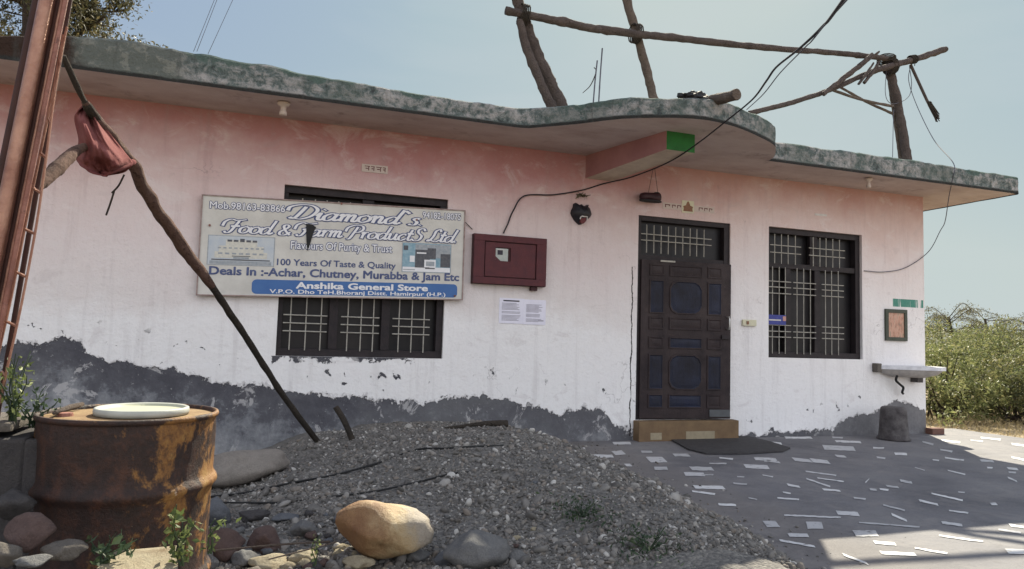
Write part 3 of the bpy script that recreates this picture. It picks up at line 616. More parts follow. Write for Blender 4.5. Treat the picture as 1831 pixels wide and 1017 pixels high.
for k, (w_, v0, v1) in enumerate([(.055,.44,.50), (.078,.50,.56), (.092,.56,.625)]): rq(mb, .142-w_, .142+w_, v0, v1, .004)
for k in range(5): rq(md, .092+.022*k, .108+.022*k, .437-(.012 if k == 2 else 0), .458, .005)
for k in range(9): rq(mg, .06+.019*k, .071+.019*k, .515, .53, .005)
for k in range(7): rq(mg, .062+.024*k, .077+.024*k, .57, .588, .005)
rq(md, .11, .175, .60, .608, .005); rq(md, .04, .245, .637, .648, .005); rq(mg, .034, .25, .655, .688, .004); rq(mg, .115, .17, .612, .632, .005)
mb.build('picture', M['pic_cream'], panel); md.build('picture', M['pic_dark'], panel); mg.build('picture', M['pic_grey'], panel)
flat('picture', [(.746,.385),(.95,.385),(.95,.715),(.746,.715)], M['pic_grey'], .002)
flat('picture', [(.749,.392),(.947,.392),(.947,.708),(.749,.708)], M['pic_teal'], .003)
mb = MB(); md = MB(); mg = MB()
rq(mg, .80, .945, .40, .55, .004); rq(mb, .75, .946, .655, .706, .004); rq(md, .80, .86, .46, .66, .005); rq(md, .85, .885, .44, .56, .0052)
rq(mb, .806, .845, .49, .505, .006); rq(mb, .838, .885, .57, .655, .006); rq(mg, .845, .88, .59, .64, .007); rq(md, .842, .882, .66, .672, .006)
rq(md, .905, .946, .50, .65, .0055); rq(mb, .778, .798, .53, .60, .0045); rq(md, .752, .77, .42, .47, .0045); rq(mg, .752, .80, .68, .69, .005)
mb.build('picture', M['sign_white'], panel); md.build('picture', M['pic_dark'], panel); mg.build('picture', M['pic_grey'], panel)
mb = MB(); tp = [(.370,.235),(.392,.238),(.408,.27),(.398,.33),(.392,.40),(.386,.47),(.380,.525),(.376,.46),(.373,.38)]
mb.prism([S(u, v, .014) for u, v in tp], (0, .005, 0)); mb.build('torn_hole', M['black'], panel, tri=True)
for u, v in ((.028,.30), (.80,.13), (.97,.965), (.50,.0)):
    q = S(u, v, .0); MB().lathe([(0,0),(.014,0),(.012,.006),(0,.008)], (0,0,0), 10)
    mb = MB(); mb.tube([q, q+Vector((0, -.014, 0))], .011, 8); mb.build('nail', M['rust'], panel)
# ------------------------------------------------------------------ things on the facade
a, b = W(844, 418), W(971, 514)
r_ = thing('meter_box', ((a.x+b.x)/2, 0, b.z), 'maroon wooden electric meter board with a cut-out showing the meter', 'meter box')
box = MB().box((a.x, -.07, b.z), (b.x, .0, a.z)).build('backboard', M['maroon_edge'], r_, bevel=.006)
fr = .12
mb = MB(); x0_, x1_, z0_, z1_ = a.x+.004, b.x-.004, b.z+.004, a.z-.004
mb.box((x0_, -.098, z0_), (x1_, -.072, z0_+fr*.6)); mb.box((x0_, -.098, z1_-fr*.6), (x1_, -.072, z1_)); mb.box((x0_, -.098, z0_+fr*.6), (x0_+fr, -.072, z1_-fr*.6)); mb.box((x1_-fr, -.098, z0_+fr*.6), (x1_, -.072, z1_-fr*.6))
mb.build('frame', M['maroon'], r_, bevel=.004)
hx0, hx1, hz0, hz1 = xw(882,455), xw(909,455), zw(895,468), zw(895,444)
mb = MB(); X_ = [x0_+fr+.012, hx0, hx1, x1_-fr-.012]; Z_ = [z0_+fr*.6+.012, hz0, hz1, z1_-fr*.6-.012]
for i in range(3):
    for j in range(3):
        if (i, j) != (1, 1): mb.box((X_[i], -.088, Z_[j]), (X_[i+1], -.078, Z_[j+1]))
mb.add([(hx0,-.0885,hz0),(hx0+.06,-.0885,hz0),(hx0,-.0885,hz0+.05)], [(0,1,2)])
mb.build('front_panel', M['maroon'], r_)
mt = MB().box((hx0+.002, -.077, hz0+.002), (hx1-.03, -.0715, hz1-.01)).build('meter', M['grey_plastic'], r_)
MB().box((hx0+.025, -.080, hz0+.07), (hx0+.085, -.0775, hz1-.03)).build('display', M['ink_dark'], mt)
MB().box((hx0+.02, -.0795, hz1-.028), (hx0+.1, -.0775, hz1-.02)).build('label_strip', M['white_paint'], mt)
MB().box((b.x-.17, -.06, b.z-.045), (b.x-.09, -.01, b.z-.002)).build('cable_outlet', M['maroon_edge'], r_, bevel=.004)
# two printed notices
for k, (p0, p1, lab) in enumerate((((893,532),(936,579),'left white notice sheet with a black heading, under the maroon meter box'), ((937,535),(975,581),'right white notice sheet of small print without a heading, under the maroon meter box'))):
    a, b = W(*p0), W(*p1); n_ = thing('notice', (a.x, 0, b.z), lab, 'notice', 'printed notices pasted under the meter box')
    mb = MB(); nx = 6; vs = []
    for j in range(2):
        for i in range(nx+1): vs.append((a.x+(b.x-a.x)*i/nx, -.004-.004*abs(math.sin(i*1.9+k)), (b.z, a.z)[j]))
    mb.add(vs, [(i, i+1, nx+2+i, nx+1+i) for i in range(nx)]); sh_ = mb.build('sheet', M['paper'], n_)
    mb = MB(); Hh = a.z-b.z; Wd = b.x-a.x
    for i in range(15):
        if random.random() < .1: continue
        z = a.z-Hh*(.2+.72*i/15); x1_ = a.x+Wd*random.uniform(.65, .9)
        mb.box((a.x+Wd*.1, -.0095, z-.004), (x1_, -.009, z+.002))
    mb.build('print', M['ink'], n_)
    if k == 0: MB().box((a.x+Wd*.15, -.010, a.z-Hh*.13), (a.x+Wd*.8, -.009, a.z-Hh*.08)).build('heading', M['ink_dark'], n_)
    else: MB().box((a.x+Wd*.65, -.010, b.z+Hh*.14), (a.x+Wd*.9, -.009, b.z+Hh*.19)).build('heading', M['ink'], n_)
# black charm mask
def mpt(zx, zy): return W(1000+zx/12.71, 330+zy/12.71)
ol = [(440,915),(395,880),(330,810),(275,720),(250,650),(262,590),(300,520),(312,440),(350,418),(385,425),(395,450),(372,462),(385,490),(430,482),(465,455),(500,450),(520,490),(570,490),(600,465),(655,462),(625,490),(680,540),(705,610),(720,680),(690,740),(620,800),(560,850),(500,905)]
ms_ = thing('wall_mask', mpt(480,915), 'black horned charm mask with red tongue hung on the wall left of the porch door', 'mask')
oc = [mpt(*q) for q in ol]; cen = mpt(480, 660); k = len(oc); mb = MB(); vs = []
for f_, d_ in ((1., 0.), (1., .02), (.82, .055), (.5, .085), (.2, .10)):
    vs += [cen+(q-cen)*f_+Vector((0, -d_, 0)) for q in oc]
vs.append(cen+Vector((0, -.104, 0)))
mb.add(vs, [(r2*k+i, r2*k+(i+1) % k, (r2+1)*k+(i+1) % k, (r2+1)*k+i) for r2 in range(4) for i in range(k)]+[(4*k+i, 4*k+(i+1) % k, 5*k) for i in range(k)])
mb.build('face', M['mask_black'], ms_, auto=.7)
def mo(zx, zy, d_): return mpt(zx, zy)+Vector((0, -d_, 0))
mb = MB(); mb.prism([mo(*q, .085) for q in ((440,760),(470,765),(545,775),(540,850),(490,905),(445,905),(410,870))], (0, .03, 0)); mb.build('tongue', M['tongue'], ms_, bevel=.006)
mb = MB(); mb.tube([mo(405,810,.085), mo(412,765,.09), mo(440,745,.094), mo(500,752,.094), mo(560,755,.09), mo(566,820,.085)], .007, 6); mb.build('teeth', M['white_paint'], ms_)
for zx in (400, 560):
    q = mo(zx, 600, .075); mb = MB(); mb.lathe([(0,.0),(.012,.004),(.018,.014),(.012,.024),(0,.028)], (q.x, q.y, q.z-.014), 12); mb.build('eye', M['black'], ms_, smooth=True)
# withered sprig above the mask
def leaves(C_, N_, L_, wd, jit=.25, up=0.):
    """diamond leaves at centres C_ with random orientation"""
    n_ = len(C_); d = rng.normal(size=(n_, 3)); d[:, 2] += up; d /= np.linalg.norm(d, axis=1)[:, None]
    q = rng.normal(size=(n_, 3)); b = np.cross(d, q); b /= np.linalg.norm(b, axis=1)[:, None]; nn = np.cross(d, b)
    jit = .45; l = L_*rng.uniform(1-jit, 1+jit, n_)[:, None]; w = wd*rng.uniform(1-jit, 1+jit, n_)[:, None]
    v = np.stack([C_-d*l*.5, C_+b*w*.5+nn*w*.15-d*l*.05, C_+d*l*.5, C_-b*w*.5+nn*w*.15-d*l*.05], 1).reshape(-1, 3)
    return v, np.arange(n_*4).reshape(-1, 4)
sp = W(1042, 350); spt = thing('dried_sprig', sp, 'small dried leaf sprig tucked under the cable above the black mask', 'sprig')
C_ = np.array(sp)+rng.normal(size=(26, 3))*np.array((.05, .012, .018))+np.array((0, -.03, 0)); raw('leaves', *leaves(C_, 0, .055, .02), M['leaf_acacia'], spt)
MB().tube([sp+Vector((-.09, -.02, .01)), sp+Vector((0, -.03, -.01)), sp+Vector((.09, -.02, .015))], .004, 5).build('stem', M['bark_stick'], spt)
# hung shoe
sc_ = W(1163, 353, -.10); sh = thing('hanging_shoe', sc_, 'worn maroon shoe hung on strings above the left of the door', 'shoe')
mb = MB(); prof = [(-.145,.0,.006,.012),(-.13,.0,.04,.04),(-.09,.005,.052,.05),(-.03,.01,.048,.048),(.03,.004,.05,.058),(.08,.0,.056,.066),(.12,.004,.05,.062),(.145,.01,.012,.03)]
vs = []; k = 14
for (x, dz, ry, rz) in prof:
    for j in range(k):
        an = 2*PI*j/k; zz_ = rz*math.sin(an); zz_ = max(zz_, -.036)
        vs.append(sc_+Vector((x, ry*math.cos(an), dz+zz_)))
mb.add(vs, [(i*k+j, i*k+(j+1) % k, (i+1)*k+(j+1) % k, (i+1)*k+j) for i in range(len(prof)-1) for j in range(k)]+[tuple(range(k)), tuple((len(prof)-1)*k+j for j in range(k))])
mb.build('upper', M['shoe'], sh, smooth=True)
mb = MB(); so = []
for i in range(24):
    an = 2*PI*i/24; so.append(sc_+Vector((.15*math.cos(an), (.052+.008*math.cos(an))*math.sin(an), -.052)))
mb.prism(so, (0, 0, .018)); mb.build('sole', M['black'], sh, bevel=.003)
mb = MB(); mb.lathe([(0,.0),(.034,.0),(.036,.008),(.028,.012)], (sc_.x+.085, sc_.y, sc_.z+.058), 16); mb.build('opening', M['black'], sh)
knot = W(1168, 300, -.12)
mb = MB(); mb.tube([sc_+Vector((-.03, 0, .05)), knot], .0035, 5); mb.tube([sc_+Vector((.10, 0, .06)), knot+Vector((.02, 0, 0))], .0035, 5); mb.build('string', M['pole'], sh)
# sticker strip over the door
a, b = W(1185, 363), W(1277, 378)
stp = thing('door_sticker', (a.x, 0, b.z), 'cream devotional sticker strip with a small brown seated figure over the door', 'sticker')
za, zb2 = zw(1200,363), zw(1200,374)
MB().box((a.x, -.004, zb2), (b.x, .0, za)).build('strip', M['sticker_bg'], stp)
cx_ = xw(1231, 370); MB().box((cx_-.095, -.0065, zw(1231,381)), (cx_+.075, -.0045, zw(1231,359))).build('centre_square', M['sticker_cream'], stp)
mb = MB(); zt_, zb_ = zw(1230,359.5), zw(1230,379); hh = zt_-zb_
mb.add([(cx_-.01+x*.062, -.008, zb_+z*hh) for x, z in ((-1.1,.05),(1.1,.05),(1.,.32),(1.15,.5),(.5,.6),(.3,.85),(0,1.),(-.3,.85),(-.5,.6),(-1.15,.5),(-1.,.32))], [tuple(range(11))]); mb.build('figure', M['sticker_brown'], stp, tri=True)
zc = (za+zb2)/2; hh = (za-zb2)*.26
for x0_, wd in ((a.x+.03, .07), (a.x+.13, .05), (a.x+.20, .06), (b.x-.23, .06), (b.x-.15, .05), (b.x-.08, .05)):
    mb = MB(); q = [(0,-1),(.18,-1),(.18,.5),(.75,.5),(.75,-.2),(.93,-.2),(.93,.5),(1,.5),(1,1),(0,1)]
    mb.add([(x0_+u*wd, -.0055, zc+v*hh) for u, v in q], [tuple(range(len(q)))]); mb.build('letter', M['tongue'], stp, tri=True)
# small plate with writing above the first window
a, b = W(647, 295), W(693, 309); pt = thing('name_plate', (a.x, 0, b.z), 'small cream wall plate with red writing above the signboard', 'plate')
za, zb2 = zw(670,295), zw(670,309)
plate_ = MB().box((a.x, -.008, zb2), (b.x, 0, za)).build('plate', M['sticker_bg'], pt, bevel=.002)
mb = MB(); zc = (za+zb2)/2; hh = .024
for x0_, wd in ((a.x+.03, .055), (a.x+.095, .04), (a.x+.15, .06), (a.x+.22, .03)):
    mb.box((x0_, -.0095, zc+hh*.7), (x0_+wd, -.008, zc+hh)); mb.box((x0_+wd*.7, -.0095, zc-hh), (x0_+wd*.7+.008, -.008, zc+hh*.69)); mb.box((x0_+wd*.15, -.0095, zc-hh*.3), (x0_+wd*.65, -.008, zc+hh*.1))
mb.build('writing', M['tongue'], pt)
a, b = W(1457, 381), W(1478, 387); tag(MB().box((a.x, -.005, b.z), (b.x, 0, a.z)).build('paint_fleck', M['white_paint'], None, bevel=.001), 'tiny white label stuck above the right window', 'label')
# bell switch beside the door
a, b = W(1326, 571), W(1350, 583); sw = thing('bell_switch', (a.x, 0, b.z), 'yellowed bell switch box on the wall between door and window', 'switch')
MB().box((a.x, -.03, b.z), (b.x, 0, a.z)).build('box', M['sticker_cream'], sw, bevel=.004); MB().box((a.x+.05, -.038, (a.z+b.z)/2-.02), (a.x+.085, -.031, (a.z+b.z)/2+.02)).build('button', M['sticker_brown'], sw, bevel=.003)
# blue sticker behind the grille
a, b = W(1372, 562), W(1408, 581); bs = thing('window_sticker', (a.x, 0, b.z), 'blue packet sticker on the grille of the right window', 'sticker')
MB().box((a.x+.02, .005, b.z), (b.x-.02, .009, a.z)).build('sheet', M['blue_sticker'], bs)
MB().box((b.x-.07, .002, a.z-.075), (b.x-.02, .0045, a.z-.015)).build('spot', M['pink_sticker'], bs); MB().box((a.x+.03, .002, (a.z+b.z)/2-.012), (b.x-.1, .0045, (a.z+b.z)/2+.004)).build('stripe', M['white_paint'], bs)
# framed picture at the corner
a, b = W(1581, 552), W(1620, 610); fp = thing('framed_picture', ((a.x+b.x)/2, 0, b.z), 'small framed picture of orange figures on the wall near the corner', 'picture')
mb = MB(); f_ = .05
mb.box((a.x, -.03, b.z), (b.x, 0, b.z+f_)); mb.box((a.x, -.03, a.z-f_), (b.x, 0, a.z)); mb.box((a.x, -.03, b.z+f_), (a.x+f_, 0, a.z-f_)); mb.box((b.x-f_, -.03, b.z+f_), (b.x, 0, a.z-f_)); mb.build('frame', M['green_frame'], fp, bevel=.003)
t = NT('faded_orange_print'); p = t.obj(); nz = t.noise(t.n('ShaderNodeMapping', Vector=p, Scale=(26, 1, 7)).outputs[0], 1., 5, .7)
M['print'] = t.out(t.ramp(nz, [(.35, (.13,.13,.09)), (.45, (.42,.2,.13)), (.55, (.5,.3,.22)), (.68, (.14,.15,.09))]), .4)
MB().box((a.x+f_, -.016, b.z+f_), (b.x-f_, -.002, a.z-f_)).build('print', M['print'], fp)
# corner wash shelf
bz_ = .93; plan = [(7.76,-.003),(7.76,-.07),(7.95,-.19),(8.2,-.34),(8.44,-.45),(8.56,-.42),(8.64,-.25),(8.66,-.003)]
ws = thing('wash_shelf', (8.2, 0, .7), 'chipped white marble wash shelf with drain pipe on the wall at the right corner', 'wash shelf')
mb = MB(); mb.prism([(x, y, bz_-.045) for x, y in plan], (0, 0, .05)); mb.build('slab', M['marble'], ws, bevel=.006)
mb = MB(); k = len(plan); cx0, cy0 = 8.25, -.08; vs = []
for f_, z in ((.93, bz_-.047), (.8, bz_-.10), (.45, bz_-.15)): vs += [(cx0+(x-cx0)*f_, min(cy0+(y-cy0)*f_, -.003), z) for x, y in plan]
mb.add(vs, [(r2*k+i, r2*k+(i+1) % k, (r2+1)*k+(i+1) % k, (r2+1)*k+i) for r2 in range(2) for i in range(k)]+[tuple(2*k+i for i in range(k))]); mb.build('bowl', M['marble_low'], ws, auto=.6)
mb = MB(); mb.tube(crom([(8.03,-.12,.80),(8.0,-.13,.74),(8.08,-.11,.69),(8.16,-.10,.64),(8.14,-.10,.58),(8.2,-.06,.555)], 6), .016, 8); mb.build('drain_pipe', M['black'], ws, smooth=True)
mb = MB().box((7.72, -.09, bz_-.09), (7.80, -.0, bz_+.03)); mb.build('bracket', M['brown_stone'], ws, bevel=.01); MB().box((8.4, -.12, bz_-.22), (8.5, -.0, bz_-.15)).build('bracket', M['bucket'], ws, bevel=.006)
# bucket, brick, mat
c_ = G(1598, 786, .0); bk = thing('bucket', (c_.x, c_.y, 0), 'black cement-caked bucket upside down below the wash shelf', 'bucket')
mb = MB().lathe([(.0,.0),(.188,.0),(.19,.02),(.178,.03),(.165,.2),(.155,.36),(.148,.40),(.13,.415),(.0,.418)], (c_.x, c_.y, .002), 28); mb.build('body', M['bucket'], bk, auto=.8)
MB().lathe([(.19,.0),(.198,.004),(.198,.022),(.188,.026)], (c_.x, c_.y, .002), 28).build('rim', M['bucket'], bk, smooth=True)
c_ = G(1672, 776, 0); mb = MB().box((c_.x-.11, c_.y-.055, .0), (c_.x+.11, c_.y+.055, .085)); bo = mb.build('brick', M['brick'], None, bevel=.006); tag(bo, 'loose red brick on sunlit ground beside the wall corner', 'brick')
mp_ = [(1196,785),(1225,782),(1335,781),(1375,790),(1413,802),(1400,808),(1330,812),(1262,812),(1230,804)]
mb = MB(); mb.prism([G(x, y, .006) for x, y in mp_], (0, 0, .014)); mt_ = mb.build('doormat', M['rubber'], None, bevel=.004); tag(mt_, 'dark worn rubber doormat lying askew before the doorstep', 'doormat')
# ------------------------------------------------------------------ cables
def cable(name, pts, r, m, label, n=8, cat='cable', grp=None):
    if name == 'service_cable': pts = [pts[0]+(pts[0]-pts[1])*k+Vector((0, 0, .03*k*k/9)) for k in (30, 15, 5)]+pts
    mb = MB(); mb.tube(crom(pts, n), r, 6); return tag(mb.build(name, m, None, smooth=True), label, cat, grp)
ce = G(1240, 262, 3.3); ce.y = -1.79
cable('service_cable', [W(1512,-6,-5.2), W(1470,48,-4.6), W(1430,86,-4.1), W(1388,120,-3.4), W(1370,145,-3.0), W(1345,178,-2.3), W(1300,215,-1.80), W(1245,258,-1.45), W(1195,290,-.95), W(1130,316,-.35), W(1080,328,-.03), W(1040,340,-.02), W(990,348,-.02), W(938,350,-.02), W(918,376,-.02), W(908,400,-.02), W(900,417,-.03)], .008, M['cable'], 'black service cable running from the sky past the porch to the meter box')
cable('service_cable', [W(1470,50,-4.62), W(1440,84,-4.15), W(1395,130,-3.45), W(1365,168,-2.95), W(1335,196,-2.1)], .004, M['cable_grey'], 'thin grey wire twisted along the service cable above the canopy', 6, 'wire')
cable('loose_wire', [W(1628,118,.5), W(1625,145,.5), W(1640,190,.45), W(1670,250,-.2), W(1705,292,-.80), W(1703,320,-.79), W(1697,350,-.5), W(1690,395,-.2), W(1681,413,-.1), W(1660,450,-.03), W(1620,478,-.02), W(1580,486,-.02), W(1545,484,-.01)], .0055, M['cable_grey'], 'loose dark wire dropping over the right end of the roof edge', 8, 'wire')
cable('loop_wire', [W(1585,125,.5), W(1583,165,.5), W(1590,183,.5), W(1606,184,.5), W(1625,172,.5), W(1630,150,.5), W(1626,118,.5)], .005, M['cable_grey'], 'wire hanging in a loop between the right roof post and crossbeam', 8, 'wire')
cable('pole_wire', [W(1598,196,.5), W(1597,230,.5), W(1596,281,.5)], .005, M['cable_grey'], 'straight wire hanging beside the foot of the right roof post', 6, 'wire')
for k, (p0, p1) in enumerate((((505,-290),(346,92)), ((505,-290),(352,92)), ((554,-290),(372,96)))):
    cable('power_line', [W(*p0, 9), W((p0[0]+p1[0])/2-2, (p0[1]+p1[1])/2, 9), W(*p1, 9)], .006, M['cable_grey'], ('leftmost of the three thin power lines in the sky', 'middle of the three thin power lines in the sky', 'rightmost of the three thin power lines in the sky')[k], 4, 'power line', 'thin power lines behind the roof')
cable('wall_wire', [W(822,385,-.06), W(835,400,-.02), W(845,410,-.02)], .004, M['cable'], 'short wire tail between signboard corner and meter box', 5, 'wire')
# ------------------------------------------------------------------ poles on the roof
def pole(name, pts, r, m, label, grp=None, cat='pole', n=7, seg=10, wob=.25):
    seed_ = len(bpy.data.objects) % 97; seg = max(seg, 16); P_ = crom(pts, seg); rr = r if hasattr(r, '__len__') else [r, r]
    rad = list(np.interp(np.linspace(0, 1, len(P_)), np.linspace(0, 1, len(rr)), rr))
    if len(P_) > 12: rad = [q_*(1+.10*noise.noise(Vector((i_*.9, seed_*7., 0)))+.16*max(0, noise.noise(Vector((i_*.37, seed_*3., 4)))-.25)*2) for i_, q_ in enumerate(rad)]
    mb = MB(); mb.tube(P_, rad, 14, wob=wob); return tag(mb.build(name, m, None, auto=1.1), label, cat, grp)
GR = 'rough wooden posts standing on the roof'
YP = .55
pole('roof_post', [W(1012,205,YP), W(985,150,YP), W(955,85,YP), W(935,28,YP), W(918,-25,YP)], (.085,.075,.066), M['pole'], 'thick leaning roof post on the left, tied double', GR)
pole('roof_post', [W(998,215,YP-.1), W(968,150,YP-.1), W(942,88,YP-.1), W(930,36,YP-.1)], (.06,.055,.05), M['pole'], 'shorter post strapped to the left side of the thick leaning roof post', GR)
pole('roof_post', [W(1176,205,YP), W(1160,140,YP), W(1138,60,YP), W(1112,-30,YP)], (.058,.056,.058), M['pole_pale'], 'straight pale roof post rising behind the round canopy', GR)
pole('roof_post', [W(1624,300,YP), W(1610,210,YP), W(1597,150,YP), W(1586,104,YP)], (.068,.06,.066,.07), M['pole'], 'knotty roof post at the right under the crossing beams', GR)
pole('roof_post', [W(1612,296,YP+.1), W(1600,210,YP+.1), W(1590,140,YP+.1)], (.03,.03,.03), M['pole_pale'], 'thin pole tied behind the right roof post', GR)
GB = 'wooden beams tied across the roof posts'
pole('roof_beam', [W(904,19,YP-.13), W(1000,38,YP-.13), W(1070,52,YP-.13), W(1180,65,YP-.14), W(1360,84,YP-.13), W(1500,95,YP-.13), W(1597,106,YP-.13)], (.046,.052,.05,.046,.04,.038), M['pole'], 'long wooden beam tied across the tops of the roof posts', GB, seg=6)
pole('roof_beam', [W(1690,88,YP-.16), W(1640,104,YP-.16), W(1560,128,YP-.16), W(1490,158,YP-.18), W(1420,182,YP-.2), W(1340,202,YP-.2)], (.05,.048,.042,.036,.034,.032), M['pole'], 'curved wooden beam jutting right past the right roof post', GB)
def lashing(px, py, y, r, ax, parent):
    c_ = W(px, py, y); ax = Vector(ax).normalized(); u_ = ax.orthogonal().normalized(); v_ = ax.cross(u_); pts = []
    for k in range(65):
        an = k/64*2*PI*5; pts.append(c_+ax*((k/64-.5)*.11)+(u_*math.cos(an)+v_*math.sin(an))*r*(1+.12*noise.noise(Vector((k*.4, px, 0)))))
    mb = MB(); mb.tube(pts, .009, 6); mb.tube([pts[-1], pts[-1]+Vector((.03,-.02,-.07)), pts[-1]+Vector((.02,-.02,-.14))], .006, 5); mb.build('lashing', M['bark_stick'], parent, smooth=True)
B_ = [o for o in bpy.data.objects if o.name.startswith('roof_beam')]; B_.sort(key=lambda o: o.name)
lashing(936, 27, YP-.06, .13, (1,0,-.15), B_[0]); lashing(1137, 60, YP-.06, .12, (1,0,-.08), B_[0]); lashing(1585, 108, YP-.06, .125, (.2,0,1), B_[0]); lashing(1592, 118, YP-.08, .12, (1,0,.3), B_[1]); lashing(1632, 106, YP-.16, .06, (1,0,.3), B_[1])
GS = 'broken slats tied under the right roof beam'
sl = [((1472,168),(1560,96),.03,'longest splintered slat in the bundle below the beam crossing'),((1480,160),(1572,92),.022,'upper splintered slat in the bundle below the beam crossing'),((1545,148),(1572,110),.024,'short stub slat hanging from the slat bundle'),((1535,150),(1562,112),.018,'thin stub hanging left in the slat bundle')]
for (p0, p1, r0, lab) in sl: pole('slat', [W(*p0, YP-.26), W((p0[0]+p1[0])/2, (p0[1]+p1[1])/2+2, YP-.26), W(*p1, YP-.26)], (r0, r0*1.2, r0*.7), M['pole'], lab, GS, 'slat', wob=.5)
pole('brace', [W(1486,160,YP-.05), W(1540,178,YP-.05), W(1597,190,YP-.05)], (.018,.02), M['pole_pale'], 'upper thin brace stick between beam and right roof post', 'brace sticks of the right roof post', 'stick')
pole('brace', [W(1496,152,YP+.05), W(1550,182,YP+.05), W(1603,206,YP+.05)], (.017,.02), M['pole_pale'], 'lower thin brace stick between beam and right roof post', 'brace sticks of the right roof post', 'stick')
r_ = thing('hanging_broom', W(1628,115,YP-.1), 'stick ending in a dark frayed broom head hanging from the beam tip', 'broom')
MB().tube([W(1628,115,YP-.1), W(1658,180,YP-.1), W(1664,192,YP-.1)], .02, 7, wob=.3).build('handle', M['pole'], r_)
mb = MB()
for i in range(26):
    a_ = W(1662+random.uniform(-3,3), 184+random.uniform(-4,4), YP-.1+random.uniform(-.03,.03)); b_ = W(1679+random.uniform(-7,2), 216+random.uniform(-14,3), YP-.1+random.uniform(-.05,.05)); mb.tube([a_, (a_+b_)/2, b_], .0065, 4)
mb.build('bristles', M['bark_stick'], r_)
pole('canopy_log', [W(1242,188,-1.35), W(1280,178,-1.7), W(1318,169,-2.0)], (.05,.052,.054), M['pole_pale'], 'short cut log poking out over the canopy rim', None, 'log')
q = W(1240, 180, -1.58); bm = bmesh.new(); bmesh.ops.create_icosphere(bm, subdivisions=4, radius=1)
for v in bm.verts:
    k = 1+.35*noise.noise(v.co*1.7+Vector((3,1,0)))+.22*noise.noise(v.co*4); v.co = Vector((v.co.x*.17*k, v.co.y*.11*k, v.co.z*.085*k))
me = bpy.data.meshes.new('rag_bundle'); bm.to_mesh(me); bm.free(); me.materials.append(M['black']); o = bpy.data.objects.new('rag_bundle', me); col.objects.link(o); o.location = q
tag(o, 'dark crumpled rag bundle on the canopy rim beside the log', 'rag')
for p0, p1, r0, lab in (((1060,182),(1068,108),.009,'shorter bent rod on the roof, left of the pair'), ((1070,180),(1077,86),.009,'taller straight rod on the roof, right of the pair')):
    pole('roof_rod', [W(p0[0],p0[1]+12,YP), W((p0[0]+p1[0])/2,(p0[1]+p1[1])/2,YP), W(*p1,YP)], (r0, r0), M['cable_grey'], lab, 'thin steel rods rising from the roof', 'rod', wob=0)
pole('roof_twig', [W(1042,166,YP), W(1056,152,YP), W(1066,128,YP), W(1062,120,YP)], (.004,.007,.005), M['bark_stick'], 'thin twig caught on the shorter roof rod', None, 'twig', wob=0)
# ------------------------------------------------------------------ rusty steel bundle at the left
YS = -4.62
def stand(name, top, bot, r, m, label, y0=YS, grp='rusty steel stood upright beside the drum', cat='steel bar', wob=.02, rib=False):
    T_, B_ = W(*top, y0), W(*bot, y0); d = (B_-T_); B_ = T_+d*((T_.z+.05)/(-d.z)); T_ = T_-d*.25
    k = 60 if rib else 12; mb = MB(); pts = [T_.lerp(B_, i/k) for i in range(k+1)]
    rad = [r*(1+(.10 if i % 2 else 0)) for i in range(k+1)] if rib else r
    mb.tube(pts, rad, 14 if not rib else 7, wob=wob); return tag(mb.build(name, m, None, smooth=True), label, cat, grp)
stand('steel_pipe', (83,0), (2,400), .0225, M['rust_pale'], 'thick rusty pipe, leftmost of the upright steel, smooth and pale', cat='pipe')
for k, (a_, b_, r0, lab, m) in enumerate([((70,0),(-12,400),.020,'dark rusty pipe behind the thick pale pipe','rust_dark'), ((99,0),(17,412),.0085,'rusty bar close along the right of the thick pale pipe','rust'), ((106,0),(24,412),.0095,'dark rusty bar in the middle of the upright steel','rust_dark'), ((111,0),(29,412),.006,'thinnest pale bar in the upright steel','rust_pale'), ((117,0),(35,412),.0085,'dark rusty bar just left of the steel ladder','rust')]):
    stand('steel_bar', a_, b_, r0, M[m], lab, YS-.012*k+.05, rib=(k in (1, 3)))
ld = thing('steel_ladder', W(0, 690, YS+.05), 'narrow rusty steel ladder frame on the right of the upright steel', 'ladder frame', 'rusty steel stood upright beside the drum')
def rail(pts, wx, wy):
    P_ = crom([W(*q, YS+.05) for q in pts], 6); a_, b_ = P_[-2], P_[-1]; k_ = (b_[2]+.05)/max(a_[2]-b_[2], 1e-4); P_.append(b_+(b_-a_)*k_)
    mb = MB(); n_ = len(P_); vs = []
    for p_ in P_: vs += [(p_[0]-wx, p_[1]-wy, p_[2]), (p_[0]+wx, p_[1]-wy, p_[2]), (p_[0]+wx, p_[1]+wy, p_[2]), (p_[0]-wx, p_[1]+wy, p_[2])]
    mb.add(vs, [(i*4+q, i*4+(q+1) % 4, i*4+4+(q+1) % 4, i*4+4+q) for i in range(n_-1) for q in range(4)]+[(0,1,2,3), (n_*4-1, n_*4-2, n_*4-3, n_*4-4)]); return mb
LP = [(114,62),(107,99),(88,198),(65,306),(43,413),(20,530),(2,610)]; RP = [(120,48),(111,90),(98,165),(76,330),(62,420),(35,560),(3,700)]
rail(LP, .004, .004).build('rail', M['rust_pale'], ld, bevel=.001); rail(RP, .0035, .004).build('rail', M['rust_pale'], ld, bevel=.0015)
def onx(L_, py): return float(np.interp(py, [q[1] for q in L_], [q[0] for q in L_]))
for py in (110,160,215,277,340,413,490,578,668):
    A, B = W(onx(LP, py-4), py-4, YS+.05), W(onx(RP, py+5), py+5, YS+.05); mb = MB(); mb.tube([A, B], .0055, 6); mb.build('rung', M['rust_pale'], ld)
stand('steel_channel', (125,0), (53,412), .0085, M['rust_dark'], 'dark rusty channel bar behind the steel ladder', YS+.14)
